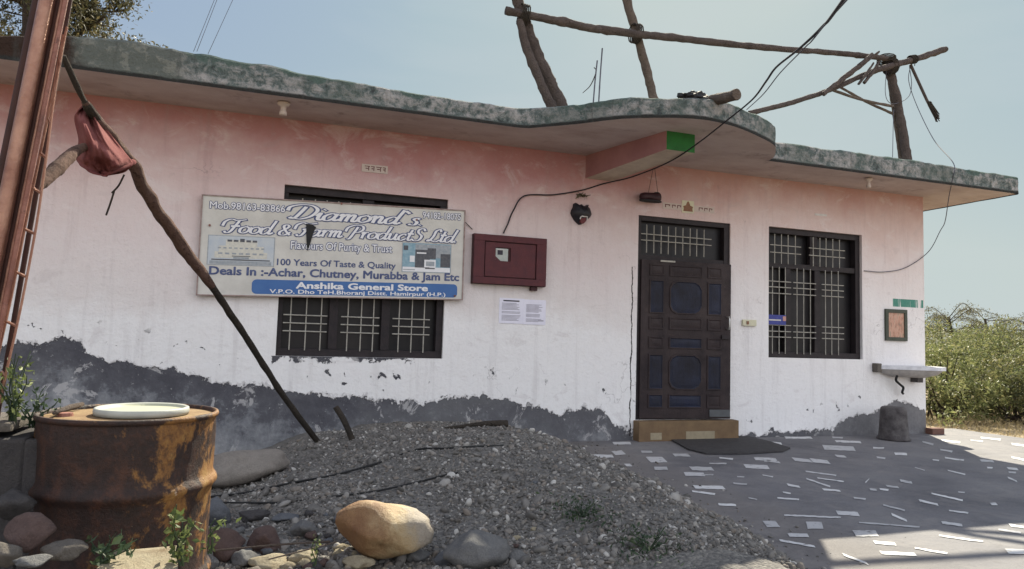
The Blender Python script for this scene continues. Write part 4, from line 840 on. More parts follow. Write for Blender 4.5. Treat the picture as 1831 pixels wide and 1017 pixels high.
# cloth-wrapped leaning pole
wp = thing('wrapped_pole', W(572, 793, -1.05), 'crooked wooden pole bound with brown rag, leaning from the gravel to the steel', 'pole')
path = [((112,100),-3.75),((135,148),-3.65),((155,187),-3.55),((195,240),-3.35),((238,296),-3.2),((262,345),-3.05),((300,402),-2.85),((340,460),-2.6),((372,502),-2.45),((438,600),-1.95),((505,705),-1.45),((572,795),-1.05)]
PP = crom([W(*q, y) for q, y in path], 8); K = len(PP)
MB().tube(PP, [.014 if i < 16 else .024 for i in range(K)], 9, wob=.3).build('stick', M['bark_stick'], wp, smooth=True)
seg_ = PP[15:66]
fine = crom(seg_[::2], 8)
rad = list(np.interp(np.linspace(0, 1, len(fine)), [0, .1, .3, .45, .8, .95, 1], [.018,.026,.030,.034,.036,.033,.024]))
rad = [r*(1+.14*noise.noise(Vector((i*.09, 3, 0)))) for i, r in enumerate(rad)]
MB().tube(fine, rad, 14, spiral=(.07, .19), wob=.28).build('rag_wrap', M['wrap'], wp, smooth=True)
# red cloth caught on it
rc = thing('red_cloth', W(190, 250, -3.4), 'faded red rag bundle slung from the wrapped pole', 'cloth')
nu, nv = 44, 48; vs = []
lft = crom([(152,186),(133,208),(140,250),(136,285),(160,306),(190,314)], 10); rgt = crom([(160,186),(192,232),(222,270),(237,292),(222,306),(186,313)], 10)
for j in range(nv+1):
    v = j/nv; A = lft[int(v*(len(lft)-1))]; B = rgt[int(v*(len(rgt)-1))]
    for i in range(nu+1):
        u = i/nu; px = A[0]*(1-u)+B[0]*u; py = A[1]*(1-u)+B[1]*u+10*math.sin(PI*u)*v*(1-v)*2
        fold = math.sin(u*13+v*4)*.018+math.sin(u*5-v*9)*.02+noise.noise(Vector((u*5, v*6, 2)))*.03+noise.noise(Vector((u*14, v*9, 7)))*.014
        vs.append(W(px, py, -3.48+.3*v*u-.10*math.sin(PI*u)*math.sin(PI*min(v*1.1, 1))+1.25*fold))
mb = MB(); mb.add(vs, [(j*(nu+1)+i, j*(nu+1)+i+1, (j+1)*(nu+1)+i+1, (j+1)*(nu+1)+i) for j in range(nv) for i in range(nu)])
cl = mb.build('drape', M['cloth'], rc, smooth=True); so_ = cl.modifiers.new('thick', 'SOLIDIFY'); so_.thickness = .006
MB().tube(crom([W(182,312,-3.42), W(215,300,-3.35), W(238,290,-3.25)], 8), [.012,.02,.016]+[.016]*14, 8, wob=.5).build('hem', M['cloth'], rc, smooth=True)
MB().tube(crom([W(222,312,-3.25), W(212,332,-3.25), W(200,345,-3.25), W(204,342,-3.25), W(198,362,-3.25), W(190,385,-3.25)], 6), .005, 5, wob=.5).build('thread', M['bark_stick'], rc)
pole('forked_branch', [W(60,335,-3.9), W(100,303,-3.75), W(132,273,-3.6), W(150,262,-3.52)], (.03,.032,.026,.02), M['wrap'], 'stubby brown branch wedged between the red rag and the steel', None, 'branch')
# ------------------------------------------------------------------ gravel heap and rubble bank
zc_pts = [(-3,.05),(-1.2,.06),(-.5,.02),(-.15,.05),(.05,.09),(.38,.215),(.74,.275),(1.32,.325),(1.94,.345),(2.35,.285),(2.65,.19),(3.0,.06),(3.4,-.03)]
def hgt(x, y):
    z = np.interp(x, *zip(*zc_pts))
    toe = np.interp(-y, [0,.4,1.4,2.4,3.0,3.7,4.1,5.5], [3.3,3.25,3.12,2.98,2.95,2.86,2.78,2.45])
    zr = (toe-x)*.55
    z = z*np.interp(-y, [0,1.3,2.2,3.0,3.7,4.3], [1,1,.93,.66,.32,.12])+z*.34*np.clip((x-1.0)/.9, 0, 1)*np.interp(-y, [2.2,3.4,4.6], [0,1,.9])
    z2 = z+.09*np.exp(-((x-1.6)/.7)**2-((y+2.3)/.6)**2)+.05*np.interp(-y, [2.5,3.4], [0,1])
    sm = lambda v: v*v*(3-2*v)
    z2 = z2+.24*sm(np.clip((.0-x)/.3, 0, 1))*sm(np.clip((-y-4.45)/.35, 0, 1))
    z2 = z2-np.interp(y, [-1.2,-.9,0], [0,.02,.30])*np.interp(x, [1.0,1.9,2.6],[.25,.45,.6])
    k = .05; hmin = -k*np.log(np.exp(-z2/k)+np.exp(-zr/k)+1e-12)
    return hmin
nx, ny = 260, 260; xs_ = np.linspace(-3.2, 3.5, nx); ys_ = np.linspace(-7.2, -.01, ny)
XX, YY = np.meshgrid(xs_, ys_)
ZZ = np.vectorize(hgt)(XX, YY)
NZ = np.array([[noise.noise(Vector((x*2.2, y*2.2, 0)))*.045+noise.noise(Vector((x*6, y*6, 3)))*.022+noise.noise(Vector((x*22, y*22, 6)))*.007 for x in xs_] for y in ys_])
ZZ = ZZ+NZ*np.clip((ZZ+.02)/.1, .2, 1)
idx = np.arange(nx*ny).reshape(ny, nx)
hv = np.stack([XX.ravel(), YY.ravel(), ZZ.ravel()], 1); hf = np.stack([idx[:-1,:-1], idx[:-1,1:], idx[1:,1:], idx[1:,:-1]], -1).reshape(-1, 4)
heap = tag(raw('gravel_heap', hv, hf, M['bed'], None, True), 'grey gravel heap tipped against the shop wall', 'gravel', None, 'stuff')
def hz(x, y):
    i = np.clip((np.asarray(x)+3.2)/6.7*(nx-1), 0, nx-1.01); j = np.clip((np.asarray(y)+7.2)/7.19*(ny-1), 0, ny-1.01)
    i0 = i.astype(int); j0 = j.astype(int); fi = i-i0; fj = j-j0
    return (ZZ[j0, i0]*(1-fi)+ZZ[j0, i0+1]*fi)*(1-fj)+(ZZ[j0+1, i0]*(1-fi)+ZZ[j0+1, i0+1]*fi)*fj
def pebbles(n_, xr, yr, smin, smax, sub, wfun=None, zmin=-.005):
    bm = bmesh.new(); bmesh.ops.create_icosphere(bm, subdivisions=sub, radius=1); bv = np.array([v.co[:] for v in bm.verts]); bf = np.array([[v.index for v in f.verts] for f in bm.faces]); bm.free()
    x = rng.uniform(*xr, n_*3); y = rng.uniform(*yr, n_*3); z = hz(x, y)
    ok = z > zmin
    if wfun is not None: ok &= rng.uniform(size=len(x)) < wfun(x, y)
    x, y, z = x[ok][:n_], y[ok][:n_], z[ok][:n_]; n_ = len(x)
    s = smin*(smax/smin)**(rng.uniform(size=n_)**2.0)
    q = rng.normal(size=(n_, 4)); q[:, 1:3] *= .45; q /= np.linalg.norm(q, axis=1)[:, None]
    w, a, b, c = q.T
    Rm = np.stack([np.stack([1-2*(b*b+c*c), 2*(a*b-c*w), 2*(a*c+b*w)], -1), np.stack([2*(a*b+c*w), 1-2*(a*a+c*c), 2*(b*c-a*w)], -1), np.stack([2*(a*c-b*w), 2*(b*c+a*w), 1-2*(a*a+b*b)], -1)], 1)
    sc = np.stack([s, s*rng.uniform(.55, .95, n_), s*rng.uniform(.28, .62, n_)], -1)
    V = bv[None]*(1+rng.normal(size=(n_, len(bv), 1))*(.2 if sub == 1 else .085))*sc[:, None, :]
    V = np.einsum('nij,nkj->nki', Rm, V)+np.stack([x, y, z+s*.18], -1)[:, None, :]
    F = bf[None]+(np.arange(n_)*len(bv))[:, None, None]
    return V.reshape(-1, 3), F.reshape(-1, 3)
dens = lambda x, y: np.array([np.clip(.62+1.5*noise.noise(Vector((a_*1.9, b_*1.9, 8)))+.9*noise.noise(Vector((a_*5, b_*5, 2))), .28, 1) for a_, b_ in zip(x, y)])
near = lambda x, y: np.clip(.18+.9*(-y-.2)/4.5, .1, 1)*dens(x, y)
for (n_, s0, s1, sub) in ((36000, .005, .014, 1), (9000, .009, .024, 2)):
    v_, f_ = pebbles(n_, (-.6, 3.3), (-4.5, -.3), s0, s1, sub, near)
    o_ = raw('pebbles', v_, f_, M['pebble'], heap, sub == 2); tag(o_, None, None, None, 'stuff')
toef = lambda x, y: np.where(np.abs(hz(x, y)-.06) < .09, 1., .02)
v_, f_ = pebbles(800, (-.4, 3.2), (-4.4, -.5), .016, .046, 2, near); tag(raw('pebbles', v_, f_, M['pebble'], heap, True), None, None, None, 'stuff')
def spill(x, y):
    toe = np.interp(-y, [0,.4,1.4,2.4,3.0,3.7,4.1,5.5], [3.3,3.25,3.12,2.98,2.95,2.86,2.78,2.45]); return np.exp(-np.clip(x-toe, 0, 9)/.16)*(x > toe-.12)
hz0 = hz; hz = lambda x, y: np.maximum(hz0(x, y), .001)
v_, f_ = pebbles(900, (2.3, 4.3), (-4.8, -.1), .004, .017, 2, spill, -1); tag(raw('pebbles', v_, f_, M['pebble'], heap, True), None, None, None, 'stuff')
hz = hz0
v_, f_ = pebbles(1500, (2.0, 3.4), (-5, -.3), .010, .032, 2, toef); tag(raw('pebbles', v_, f_, M['pebble'], heap, True), None, None, None, 'stuff')
# ------------------------------------------------------------------ stones
def onheap(px, py):     # march the sight line down to the heap
    d = ray(px, py); 
    for k in range(2000):
        q = CAM+d*(1.5+k*.004)
        if float(hz(q.x, q.y)) >= q.z: return q
    return q
def rock(name, px, py, y, w_, h_, m, label, grp='loose stones in front of the gravel', dep=.8, seed=1, rough=.16, rot=0., sub=4, cat='stone', tilt=0., facet=.66):
    if px > 340 and py > 900 and 'ochre boulder at' not in label and 'big ochre' not in label:
        q = onheap(px, py+.30*h_); y = q.y
    c_ = W(px, py, y); sc = (c_-CAM).dot(FW)/FPX; rx, rz = w_*sc/2, h_*sc/2; ry = rx*dep
    bm = bmesh.new(); bmesh.ops.create_icosphere(bm, subdivisions=sub, radius=1)
    Rm = Matrix.Rotation(rot, 3, 'Z'); Rt = Matrix.Rotation(tilt, 3, 'Y')
    for v in bm.verts:
        d = v.co.copy(); k = 1+rough*1.6*noise.noise(d*1.1+Vector((seed*7.1,0,0)))+rough*.7*noise.noise(d*2.6+Vector((seed*3.3,5,0)))+rough*.2*noise.noise(d*7+Vector((seed,9,2)))
        # flattened facets read as broken stone
        for q in range(6):
            nn = Vector((math.sin(seed*3+q*2.1), math.cos(seed*5+q*1.7), math.sin(seed+q*3.))).normalized(); dd = d.dot(nn)*k
            if dd > facet: k -= (dd-facet)*.88
        d = d*k; d = Vector((d.x*rx, d.y*ry, d.z*rz)); v.co = Rt @ (Rm @ d if rot else d)
    me = bpy.data.meshes.new(name); bm.to_mesh(me); bm.free(); me.materials.append(m); me.polygons.foreach_set('use_smooth', [True]*len(me.polygons))
    o = bpy.data.objects.new(name, me); col.objects.link(o); o.location = c_; return tag(o, label, cat, grp)
rock('boulder', 690, 944, -3.98, 172, 94, M['ochre'], 'big ochre boulder with rusty orange left side at the front of the gravel', seed=3, dep=.8, rough=.11, cat='boulder', tilt=.12, facet=.80)
rock('boulder', 858, 985, -3.8, 118, 76, M['grey_stone'], 'rounded grey boulder right of the ochre boulder', seed=5, facet=.8, cat='boulder')
rock('boulder', 432, 836, -1.9, 165, 60, M['tan_stone'], 'long flat brown rock between drum and gravel heap', seed=8, dep=.6, rot=.2, cat='boulder', tilt=-.10, facet=.86, rough=.12)
rock('stone', 380, 920, -3.55, 62, 62, M['blue_stone'], 'upright blue-grey disc stone right of the drum', seed=9, dep=.5)
rock('stone', 392, 975, -3.78, 86, 66, M['red_stone'], 'dark red angular stone below the blue-grey disc', seed=11, rough=.25)
rock('stone', 472, 968, -3.68, 66, 46, M['red_stone'], 'rounded red-brown stone near the middle of the rubble', seed=13)
rock('stone', 52, 952, -4.95, 82, 74, M['red_stone'], 'large red-grey stone at the foot of the drum, far left', seed=15, rough=.1)
rock('stone', 4, 990, -5.05, 54, 50, M['brown_stone'], 'brown stone cut by the left picture edge', seed=17)
rock('stone', 112, 985, -5.0, 78, 36, M['brown_stone'], 'long low brown stone before the drum', seed=19)
rock('stone', 60, 1003, -5.1, 60, 22, M['grey_stone'], 'flat grey stone sliver at the bottom left', seed=20)
rock('stone', 22, 900, -4.75, 70, 60, M['dark_stone'], 'dark stone left of the drum', seed=21)
rock('stone', 436, 1000, -3.95, 50, 34, M['grey_stone'], 'angular grey stone at the bottom below the red-brown stone', seed=23, rough=.25)
rock('stone', 366, 1004, -4.0, 50, 34, M['grey_stone'], 'small grey stone beside the pale slab', seed=25, rough=.25)
rock('stone', 480, 1005, -4.0, 64, 30, M['pale_stone'], 'pale sunlit stone at the bottom, left of the sunlit rubble', seed=27, rough=.25)
rock('stone', 545, 998, -3.95, 52, 28, M['pale_stone'], 'pale sunlit stone in the middle of the sunlit rubble', seed=29, rough=.25)
rock('stone', 640, 1006, -3.98, 56, 26, M['pale_stone'], 'low pale stone under the ochre boulder', seed=31, rough=.25)
rock('stone', 510, 925, -3.4, 50, 16, M['blue_stone'], 'thin slate-like stone in the dark rubble', seed=33, rough=.2)
rock('stone', 455, 922, -3.4, 60, 20, M['dark_stone'], 'dark flat stone behind the red-brown stone', seed=35, rough=.2)
rock('stone', 545, 945, -3.6, 46, 34, M['grey_stone'], 'grey stone left of the ochre boulder', seed=37, rough=.22)
rock('stone', 745, 995, -3.85, 50, 30, M['grey_stone'], 'small grey stone between the two boulders', seed=39, rough=.22)
rock('stone', 795, 1000, -3.85, 40, 26, M['blue_stone'], 'small blue-grey stone beside the grey boulder', seed=41, rough=.22)
rock('stone', 925, 995, -3.75, 34, 24, M['grey_stone'], 'small grey stone right of the grey boulder', seed=43)
GP = 'small stones strewn in the rubble'
mats_ = ['grey_stone','brown_stone','blue_stone','red_stone','dark_stone','pale_stone']
for k in range(120):
    px = random.uniform(370, 700) if k < 100 else random.uniform(700, 960); y = random.uniform(-4.15, -3.2) if k % 3 else random.uniform(-4.2, -3.85)
    x = W(px, 950, y).x; z = float(hz(x, y)); s = random.uniform(.012, .045) if k < 100 else random.uniform(.010, .024)
    bm = bmesh.new(); bmesh.ops.create_icosphere(bm, subdivisions=2, radius=s)
    for v in bm.verts: v.co = Vector((v.co.x, v.co.y*.8, v.co.z*.6))*(1+.55*noise.noise(v.co/s*1.3+Vector((k*5, 0, 0))))
    me = bpy.data.meshes.new('rubble_stone'); bm.to_mesh(me); bm.free(); me.materials.append(M[random.choice(mats_[:5]) if y > -3.85 or k % 2 else 'pale_stone']); me.polygons.foreach_set('use_smooth', [True]*len(me.polygons))
    o = bpy.data.objects.new('rubble_stone', me); col.objects.link(o); o.location = (x, y, z+s*.35); o.rotation_euler.z = random.uniform(0, 6)
    tag(o, 'fist-sized or smaller loose stone in the rubble between drum and ochre boulder', 'stone', GP)
a_ = [W(172,1017,-5.05), W(318,1022,-5.05), W(318,975,-4.86), W(205,985,-4.86)]
mb = MB(); mb.prism([p_ for p_ in a_], (0, 0, -.05)); o = mb.build('cement_slab', M['pale_stone'], None, bevel=.008); tag(o, 'pale broken cement slab sunlit at the bottom left', 'slab')
# ------------------------------------------------------------------ drum and what is on it
dc = Vector((-.472, -4.49, 0)); TZ = .866; RD = .291
dr = thing('oil_drum', dc, 'rusty brown oil drum with tan flat top standing in the rubble', 'drum')
prof = [(.0,.0),(RD-.012,.0),(RD,.012),(RD-.004,.03)]
def ringp(z): return [(RD-.004, z-.035), (RD+.002, z-.022), (RD+.012, z-.008), (RD+.013, z), (RD+.011, z+.009), (RD+.001, z+.022), (RD-.004, z+.035)]
prof += ringp(.29)+[(RD-.004,.4),(RD-.004,.5)]+ringp(.615)+[(RD-.004,.72),(RD-.004,.80),(RD-.003,TZ-.018)]
nn = 96; mb = MB(); vs = []
for r0, z in prof:
    for j in range(nn):
        an = 2*PI*j/nn; d_ = noise.noise(Vector((math.cos(an)*1.6, math.sin(an)*1.6, z*3)))*.010+noise.noise(Vector((math.cos(an)*4, math.sin(an)*4, z*9)))*.003
        rr = r0+d_*min(1, r0*6)*(0 if z > TZ-.03 else 1); vs.append((dc.x+rr*math.cos(an), dc.y+rr*math.sin(an), z))
mb.add(vs, [(i*nn+j, i*nn+(j+1) % nn, (i+1)*nn+(j+1) % nn, (i+1)*nn+j) for i in range(len(prof)-1) for j in range(nn)]); mb.build('shell', M['drum'], dr, smooth=True)
MB().lathe([(RD-.004,TZ-.02),(RD+.004,TZ-.018),(RD+.0075,TZ-.008),(RD+.004,TZ),(RD-.004,TZ+.001),(RD-.009,TZ-.006),(RD-.010,TZ-.018)], dc, 72).build('rim', M['drum'], dr, smooth=True)
MB().lathe([(RD-.010,TZ-.014),(.2,TZ-.012),(.0,TZ-.011)], dc, 72).build('top', M['drum_top'], dr, smooth=True)
bq = Vector((dc.x-.2, dc.y-.04, TZ-.012)); MB().lathe([(.0,.012),(.024,.012),(.026,.0)], bq, 18).build('bung', M['rust'], dr)
lc = G(255, 729, TZ+.012); lr = .156
ld_ = thing('plastic_lid', (lc.x, lc.y, TZ-.01), 'cream round plastic bucket lid lying on top of the rusty drum', 'lid')
MB().lathe([(lr-.012,.0),(lr,.001),(lr+.002,.012),(lr,.024),(lr-.006,.027),(lr-.012,.024)], (lc.x, lc.y, TZ-.010), 64).build('rim', M['lid_rim'], ld_, smooth=True)
MB().lathe([(lr-.012,.024),(lr-.018,.016),(lr-.03,.0145),(.06,.016),(0,.016)], (lc.x, lc.y, TZ-.010), 64).build('disc', M['lid'], ld_, smooth=True)
zt = TZ+.004; q = [G(98,738,zt), G(125,728,zt), G(148,722,zt+.006)]; o = MB(); o.tube(q, [.008,.010,.007], 7, wob=.4); tag(o.build('twig', M['pole_pale'], None, smooth=True), 'broken pale twig lying on the left of the drum top', 'twig')
# dark block wall left of the drum
q0, q1 = W(-160, 760, -4.55), W(60, 752, -4.55)
lw = thing('block_wall', ((q0.x+q1.x)/2, -4.5, 0), 'low dark stone wall end left of the rusty drum', 'wall')
mb = MB(); zt = q1.z
for j in range(4):
    for i in range(4):
        x0_ = q0.x-.4+i*.34+(j % 2)*.12; mb.box((x0_, -4.62+random.uniform(-.015,.015), -.1+j*(zt+.06)/4), (min(x0_+.325, q1.x), -4.25, -.1+(j+1)*(zt+.06)/4-.012))
mb.build('stones', M['dark_stone'], lw, bevel=.012); MB().box((q0.x-.4, -4.6, zt-.032), (q1.x-.05, -4.27, zt)).build('coping', M['brown_stone'], lw, bevel=.01)
# ------------------------------------------------------------------ sticks and wires on the heap
b_ = onheap(634, 784); t_ = W(600, 727, b_.y+.05)
pole('short_stake', [b_-Vector((0,0,.05)), b_.lerp(t_, .5), t_], (.026,.024), M['bark_stick'], 'short stub of pole stuck in the gravel by the wall', None, 'stake', wob=.1)
pole('lying_rod', [W(722,778,-1.2), W(800,766,-1.2), W(870,758,-1.2), W(907,757,-1.2)], (.012,.016,.026,.034), M['bark_stick'], 'dark tapered branch lying along the crest of the gravel heap', None, 'branch', wob=.2)
def lay(pts, r, name, m, label, cat='wire', lift=.006):
    P_ = [onheap(*q) for q in pts]; P_ = crom([p_+Vector((0, 0, lift)) for p_ in P_], 8); mb = MB(); mb.tube(P_, r, 6); tag(mb.build(name, m, None, smooth=True), label, cat, 'black wires lying over the gravel heap' if cat == 'wire' else None)
lay([(372,890),(440,882),(520,865),(600,850),(680,828),(745,805),(800,803),(840,800),(905,798)], .0075, 'heap_wire', M['black'], 'upper black wire trailing over the gravel heap')
lay([(395,900),(500,900),(590,890),(670,880),(740,865),(800,850),(840,845)], .006, 'heap_wire', M['black'], 'lower black wire trailing over the gravel heap')
pole('dry_stalk', [W(345,988,-4.0), W(430,980,-4.0), W(520,972,-3.97), W(590,968,-3.95)], (.004,.005), M['pole_pale'], 'long straw-coloured stalk across the stones at the bottom', None, 'stalk', wob=.1)
pole('dry_stalk', [W(480,1000,-4.12), W(540,985,-4.1), W(590,972,-4.05), W(602,968,-4.05)], (.003,.0045), M['pole_pale'], 'short straw-coloured stalk beside the long one', None, 'stalk', wob=.1)
# ------------------------------------------------------------------ weeds
def weed(px, pytop, pybot, y, spread, n_, lf, lw_, m, label, name='weed', stems=4, cat='weed', sag=0.):
    b_ = W(px, pybot, y); t_ = W(px, pytop, y); H_ = t_.z-b_.z; r_ = thing(name, b_, label, cat)
    mb = MB(); C_ = []
    for s_ in range(stems):
        dx, dy = random.uniform(-spread, spread), random.uniform(-spread, spread); hh = H_*random.uniform(.65, 1.)
        pts = [b_+Vector((dx*f_**1.4+.01*math.sin(f_*6+s_), dy*f_**1.4, hh*f_-sag*f_*f_)) for f_ in np.linspace(0, 1, 7)]
        mb.tube(pts, list(np.linspace(.0035, .0015, 7)), 5)
        for k in range(n_//stems):
            f_ = random.uniform(.15, 1); i = min(int(f_*6), 5); q = pts[i].lerp(pts[i+1], f_*6-i); C_.append(q+Vector((random.gauss(0, lf*.55), random.gauss(0, lf*.55), random.gauss(0, lf*.35))))
    mb.build('stems', M['leaf_tuft'], r_); raw('leaves', *leaves(np.array(C_), 0, lf, lw_), m, r_); return r_
weed(322, 890, 1012, -5.0, .045, 100, .027, .015, M['leaf_weed'], 'sunlit leafy weed climbing at the right foot of the drum', stems=4)
weed(372, 918, 990, -4.9, .05, 20, .03, .014, M['leaf_weed'], 'small sunlit weed sprig before the blue-grey disc stone', stems=3)
weed(185, 955, 1010, -5.0, .09, 46, .03, .018, M['leaf_tuft'], 'low shaded weed at the front foot of the drum', stems=5)
weed(22, 625, 760, -4.55, .12, 170, .024, .012, M['leaf_weed'], 'leafy shrub growing on the dark wall behind the steel ladder', 'shrub', 9, 'shrub')
weed(58, 690, 765, -4.5, .09, 100, .024, .013, M['leaf_tuft'], 'shaded low shrub against the left of the drum', 'shrub', 6, 'shrub')
weed(560, 955, 1012, -4.1, .03, 26, .018, .012, M['leaf_weed'], 'thin upright weed in the sunlit rubble', stems=2)
weed(738, 992, 1012, -3.98, .05, 26, .02, .014, M['leaf_weed'], 'bright green seedling below the ochre boulder', stems=3)
for px, py, n_, lab in ((1042, 925, 300, 'dark green weed tuft in the middle of the gravel slope'), (1160, 985, 240, 'dark green weed tuft at the bottom of the gravel slope')):
    q = onheap(px, py); r_ = thing('weed_tuft', q, lab, 'weed'); C_ = np.array(q)+rng.normal(size=(n_, 3))*np.array((.09,.11,.03))+np.array((0,0,.03)); raw('leaves', *leaves(C_, 0, .028, .010, up=.5), M['leaf_tuft'], r_)
    mb = MB()
    for k in range(14): mb.tube([q, q+Vector((random.gauss(0,.06), random.gauss(0,.06), random.uniform(.04,.09)))], .002, 4)
    mb.build('stems', M['leaf_tuft'], r_)
# ------------------------------------------------------------------ trees and bushes
def clump_cloud(cs, n_per, rad):
    out = []
    for (c_, r0) in cs: out.append(np.array(c_)+rng.normal(size=(int(n_per*r0*r0), 3))*r0*np.array((.5,.5,.42))*rad)
    return np.concatenate(out)
def tree(base, height, spread, label, nl=26, seed=2, lf=.16, lw_=.05, m='leaf_pine', name='tree', low=.35, per=240, grp=None):
    rnd = random.Random(seed); r_ = thing(name, base, label, 'tree', grp); mb = MB(); cs = []
    tk = [base+Vector((rnd.uniform(-.12,.12)*f_*height*.4, rnd.uniform(-.1,.1)*f_*height*.3, height*f_)) for f_ in np.linspace(0, 1, 8)]
    mb.tube(tk, list(np.linspace(.024*height, .005*height, 8)), 9, wob=.2)
    for k in range(nl):
        f_ = low+(1-low)*k/nl; i = min(int(f_*7), 6); s_ = tk[i].lerp(tk[i+1], f_*7-i); an = k*2.4+rnd.uniform(-.4,.4); L_ = spread*(1.15-f_*.8)*rnd.uniform(.6, 1.1)
        e_ = s_+Vector((math.cos(an)*L_, math.sin(an)*L_, L_*rnd.uniform(.1,.6))); m_ = s_.lerp(e_, .5)+Vector((0,0,-.08*L_)); P_ = crom([s_, m_, e_], 4); mb.tube(P_, list(np.linspace(.011*height*(1.1-f_), .002*height, len(P_))), 6)
        for q in range(5):
            fp_ = rnd.uniform(.35, 1.05); p_ = s_.lerp(e_, fp_)+Vector((rnd.gauss(0,.22*L_), rnd.gauss(0,.22*L_), rnd.gauss(.05,.14*L_))); mb.tube([s_.lerp(e_, fp_*.8), p_], .0018*height, 4); cs.append((p_, rnd.uniform(.3,.75)*spread*.28))
    mb.build('trunk', M['trunk'], r_, smooth=True)
    C_ = clump_cloud(cs, per, 1.); raw('crown', *leaves(C_, 0, lf, lw_), M[m], r_); return r_
q = W(40, 60, 7.5+1.5); tree(Vector((q.x, q.y, -.05)), 12.5, 2.6, 'tall sparse tree with crooked limbs behind the left end of the roof', 30, 4, .10, .032, low=.36, per=1500, grp='trees behind the roof')
q = W(150, 60, 10.5); tree(Vector((q.x, q.y, -.05)), 10., 1.9, 'shorter sparse tree right of the tall one behind the roof', 28, 9, .10, .032, low=.38, per=2000, grp='trees behind the roof')
def bush(x, y, rx, h, label, m, n_=5200, lf=.075, lw_=.026, seed=1):
    rnd = np.random.default_rng(seed); r_ = thing('bush', (x, y, -.06), label, 'bush', 'bushes beyond the terrace'); nc = 46
    cc = np.stack([x+rnd.normal(size=nc)*rx*.5, y+rnd.normal(size=nc)*rx*.45, h*np.clip(rnd.beta(1.6, 1.3, nc), .06, .95)], 1); cc[:, 2] *= 1-.35*np.clip(np.hypot(cc[:,0]-x, cc[:,1]-y)/rx, 0, 1)**2
    k = rnd.integers(0, nc, n_); C_ = cc[k]+rnd.normal(size=(n_, 3))*np.array((.26,.26,.2))*rx*.42; C_[:, 2] = np.abs(C_[:, 2]); raw('foliage', *leaves(C_, 0, lf, lw_, .4, .15), M[m], r_)
    mb = MB()
    for i in range(16): c_ = Vector(cc[i]); mb.tube([Vector((x+rnd.normal()*.12, y+rnd.normal()*.12, -.06)), Vector((x, y, 0)).lerp(c_, .55)+Vector((0,0,.1)), c_], [.018,.012,.006], 5)
    mb.build('stems', M['trunk'], r_)
bl = [(1690,1.8,.95,1.25,'leaf_bush','low olive bush just right of the building corner'),(1750,2.6,1.2,1.5,'leaf_bush','broad olive bush in the middle of the hedge'),(1815,1.2,1.0,1.15,'leaf_dark','dark bush at the right picture edge close to the terrace'),(1700,5.2,1.5,1.85,'leaf_bush','taller olive bush behind the corner bush'),(1790,5.4,1.6,1.85,'leaf_bush','tall olive bush behind the broad bush'),(1865,4.2,1.6,1.8,'leaf_dark','dark tall bush at the right edge, second row'),(1735,9.,2.0,2.2,'leaf_dark','dark far bush in the third row at the left'),(1840,9.5,2.1,2.15,'leaf_bush','pale far bush in the third row at the right'),(1905,1.5,1.2,1.35,'leaf_bush','olive bush just outside the terrace at the far right')]
for k, (px, y, rx, h_, m, lab) in enumerate(bl): bush(W(px, 700, y).x, y, rx, h_, lab, m, int(4200+2200*rx), seed=20+k)
def feather(px, y, h, label, seed):
    rnd = random.Random(seed); x = W(px, 600, y).x; b_ = Vector((x, y, -.06)); r_ = thing('feathery_tree', b_, label, 'tree', 'feathery young trees over the bushes'); mb = MB(); C_ = []
    tk = [b_, b_+Vector((.1,0,h*.5)), b_+Vector((.05,.1,h*.8))]; mb.tube(crom(tk, 5), .035, 7)
    for k in range(15):
        s_ = tk[1].lerp(tk[2], rnd.uniform(.2, 1)); an = rnd.uniform(0, 6.3); L_ = rnd.uniform(.7, 1.35)*h*.34
        P_ = crom([s_, s_+Vector((math.cos(an)*L_*.5, math.sin(an)*L_*.5, h*rnd.uniform(.0,.16))), s_+Vector((math.cos(an)*L_, math.sin(an)*L_, h*rnd.uniform(-.12,.12)))], 12); mb.tube(P_, list(np.linspace(.012,.004,len(P_))), 5)
        for p_ in P_[6:]:
            for q in range(9): C_.append(np.array(p_)+np.array((rnd.gauss(0,.09), rnd.gauss(0,.09), rnd.gauss(-.04,.06))))
    mb.build('trunk', M['trunk'], r_, smooth=True); raw('crown', *leaves(np.array(C_), 0, .075, .016), M['leaf_acacia'], r_)
feather(1700, 6., 2.6, 'feathery young tree right behind the building corner', 3); feather(1765, 8., 2.75, 'feathery young tree in the gap left of the distant hill', 8); feather(1850, 5., 2.5, 'feathery young tree cut by the right picture edge', 12)
# dry grass fringe at the terrace edge
n_ = 5000; gx = rng.uniform(9.3, 15, n_); gy = rng.uniform(-1.5, 3.2, n_); keep = gx > 9.75+np.abs(rng.normal(size=n_))*.1; gx, gy = gx[keep], gy[keep]
C_ = np.stack([gx, gy, -.06+rng.uniform(.01,.09,len(gx))], 1); tag(raw('dry_grass', *leaves(C_, 0, .13, .012, .5, 1.2), M['leaf_dry']), 'dry straw grass along the terrace edge', 'grass', None, 'stuff')
# far hills
def hill(x0, x1, y0, h, seed, lab):
    nx_, ny_ = 60, 14; vs = []; 
    for j in range(ny_):
        for i in range(nx_):
            u, v = i/(nx_-1), j/(ny_-1); x = x0+(x1-x0)*u; z = h*math.sin(PI*v)*(.5+.5*math.sin(PI*u))*(1+.35*noise.noise(Vector((u*5+seed, v*3, 0)))); vs.append((x, y0+900*v, max(z, 0)-1))
    mb = MB(); mb.add(vs, [(j*nx_+i, j*nx_+i+1, (j+1)*nx_+i+1, (j+1)*nx_+i) for j in range(ny_-1) for i in range(nx_-1)]); tag(mb.build(lab, M['hill'], None, smooth=True), kind='structure')
hill(400, 3600, 1700, 90, 1, 'hills')
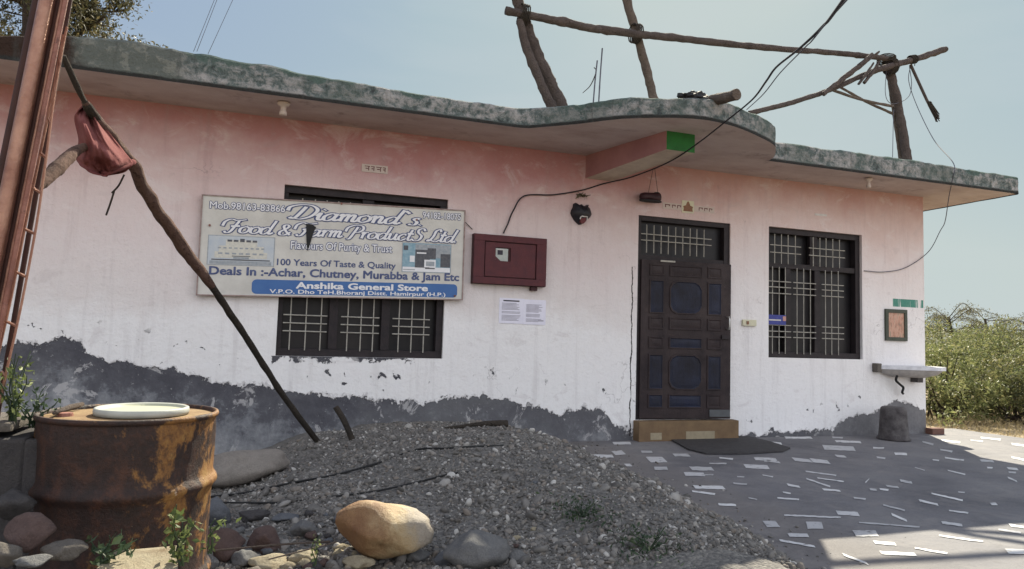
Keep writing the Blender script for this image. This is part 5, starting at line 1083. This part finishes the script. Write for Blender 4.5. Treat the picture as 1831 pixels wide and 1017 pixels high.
# ------------------------------------------------------------------ light
SD = Vector((.63, .89, 1.)).normalized(); EL = math.asin(SD.z); RO = math.atan2(SD.x, SD.y)
sl_ = bpy.data.lights.new('sun', 'SUN'); sl_.energy = 4.6; sl_.angle = math.radians(.5); sl_.color = (1., .92, .74)
so = bpy.data.objects.new('sun', sl_); col.objects.link(so); so.rotation_euler = (-SD).to_track_quat('-Z', 'Y').to_euler()
w = bpy.data.worlds.new('World'); scene.world = w; w.use_nodes = True; nt = w.node_tree
N = nt.nodes; Lk = nt.links.new
sky = N.new('ShaderNodeTexSky'); sky.sky_type = 'NISHITA'; sky.sun_disc = False; sky.sun_elevation = EL; sky.sun_rotation = RO; sky.air_density = 1.; sky.dust_density = 1.; sky.ozone_density = 1.
# milky haze evens the sky out: the Nishita brightness picks a tone between clear blue and pale haze
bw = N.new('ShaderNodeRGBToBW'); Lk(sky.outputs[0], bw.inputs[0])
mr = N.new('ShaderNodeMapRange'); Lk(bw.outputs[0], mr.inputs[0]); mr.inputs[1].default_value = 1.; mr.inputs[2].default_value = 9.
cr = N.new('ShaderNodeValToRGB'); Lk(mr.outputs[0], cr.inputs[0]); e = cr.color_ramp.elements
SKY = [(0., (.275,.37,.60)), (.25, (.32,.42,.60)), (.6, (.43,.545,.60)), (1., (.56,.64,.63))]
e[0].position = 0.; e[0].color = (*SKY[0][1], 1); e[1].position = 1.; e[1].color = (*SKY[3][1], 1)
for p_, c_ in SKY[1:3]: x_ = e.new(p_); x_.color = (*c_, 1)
# bright cloud added out of view behind the camera to fill the shaded facade
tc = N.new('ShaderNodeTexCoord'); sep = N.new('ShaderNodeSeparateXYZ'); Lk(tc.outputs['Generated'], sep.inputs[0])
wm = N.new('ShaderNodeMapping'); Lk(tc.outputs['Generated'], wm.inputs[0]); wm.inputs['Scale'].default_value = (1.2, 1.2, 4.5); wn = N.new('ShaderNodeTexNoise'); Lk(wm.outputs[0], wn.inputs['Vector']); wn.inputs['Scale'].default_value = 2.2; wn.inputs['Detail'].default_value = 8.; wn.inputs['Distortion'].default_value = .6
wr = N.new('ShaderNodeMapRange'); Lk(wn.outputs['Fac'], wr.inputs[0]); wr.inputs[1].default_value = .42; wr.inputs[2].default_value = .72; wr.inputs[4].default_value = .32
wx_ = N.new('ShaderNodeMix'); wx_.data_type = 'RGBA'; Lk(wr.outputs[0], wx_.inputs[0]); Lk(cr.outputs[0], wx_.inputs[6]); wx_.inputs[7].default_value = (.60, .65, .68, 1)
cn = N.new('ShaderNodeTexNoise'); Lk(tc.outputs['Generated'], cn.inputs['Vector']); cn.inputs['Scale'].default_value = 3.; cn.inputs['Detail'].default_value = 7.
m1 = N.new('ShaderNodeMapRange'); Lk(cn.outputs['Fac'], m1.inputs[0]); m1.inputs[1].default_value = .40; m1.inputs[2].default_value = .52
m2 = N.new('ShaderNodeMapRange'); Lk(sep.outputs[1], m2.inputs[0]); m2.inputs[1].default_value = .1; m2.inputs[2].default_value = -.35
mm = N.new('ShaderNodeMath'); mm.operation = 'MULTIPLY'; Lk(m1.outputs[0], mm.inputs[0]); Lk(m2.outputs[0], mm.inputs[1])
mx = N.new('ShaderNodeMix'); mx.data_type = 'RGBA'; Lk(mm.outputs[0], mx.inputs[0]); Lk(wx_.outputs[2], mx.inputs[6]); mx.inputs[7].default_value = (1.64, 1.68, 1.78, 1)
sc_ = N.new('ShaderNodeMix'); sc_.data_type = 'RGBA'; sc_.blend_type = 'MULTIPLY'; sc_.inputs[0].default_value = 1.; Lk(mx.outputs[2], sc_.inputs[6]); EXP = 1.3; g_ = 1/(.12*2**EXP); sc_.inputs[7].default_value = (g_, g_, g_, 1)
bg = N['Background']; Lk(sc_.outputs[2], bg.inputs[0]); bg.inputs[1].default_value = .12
scene.view_settings.view_transform = 'Standard'; scene.view_settings.look = 'None'; scene.view_settings.exposure = EXP; scene.view_settings.gamma = 1
scene.cycles.use_denoising = True; scene.cycles.max_bounces = 8
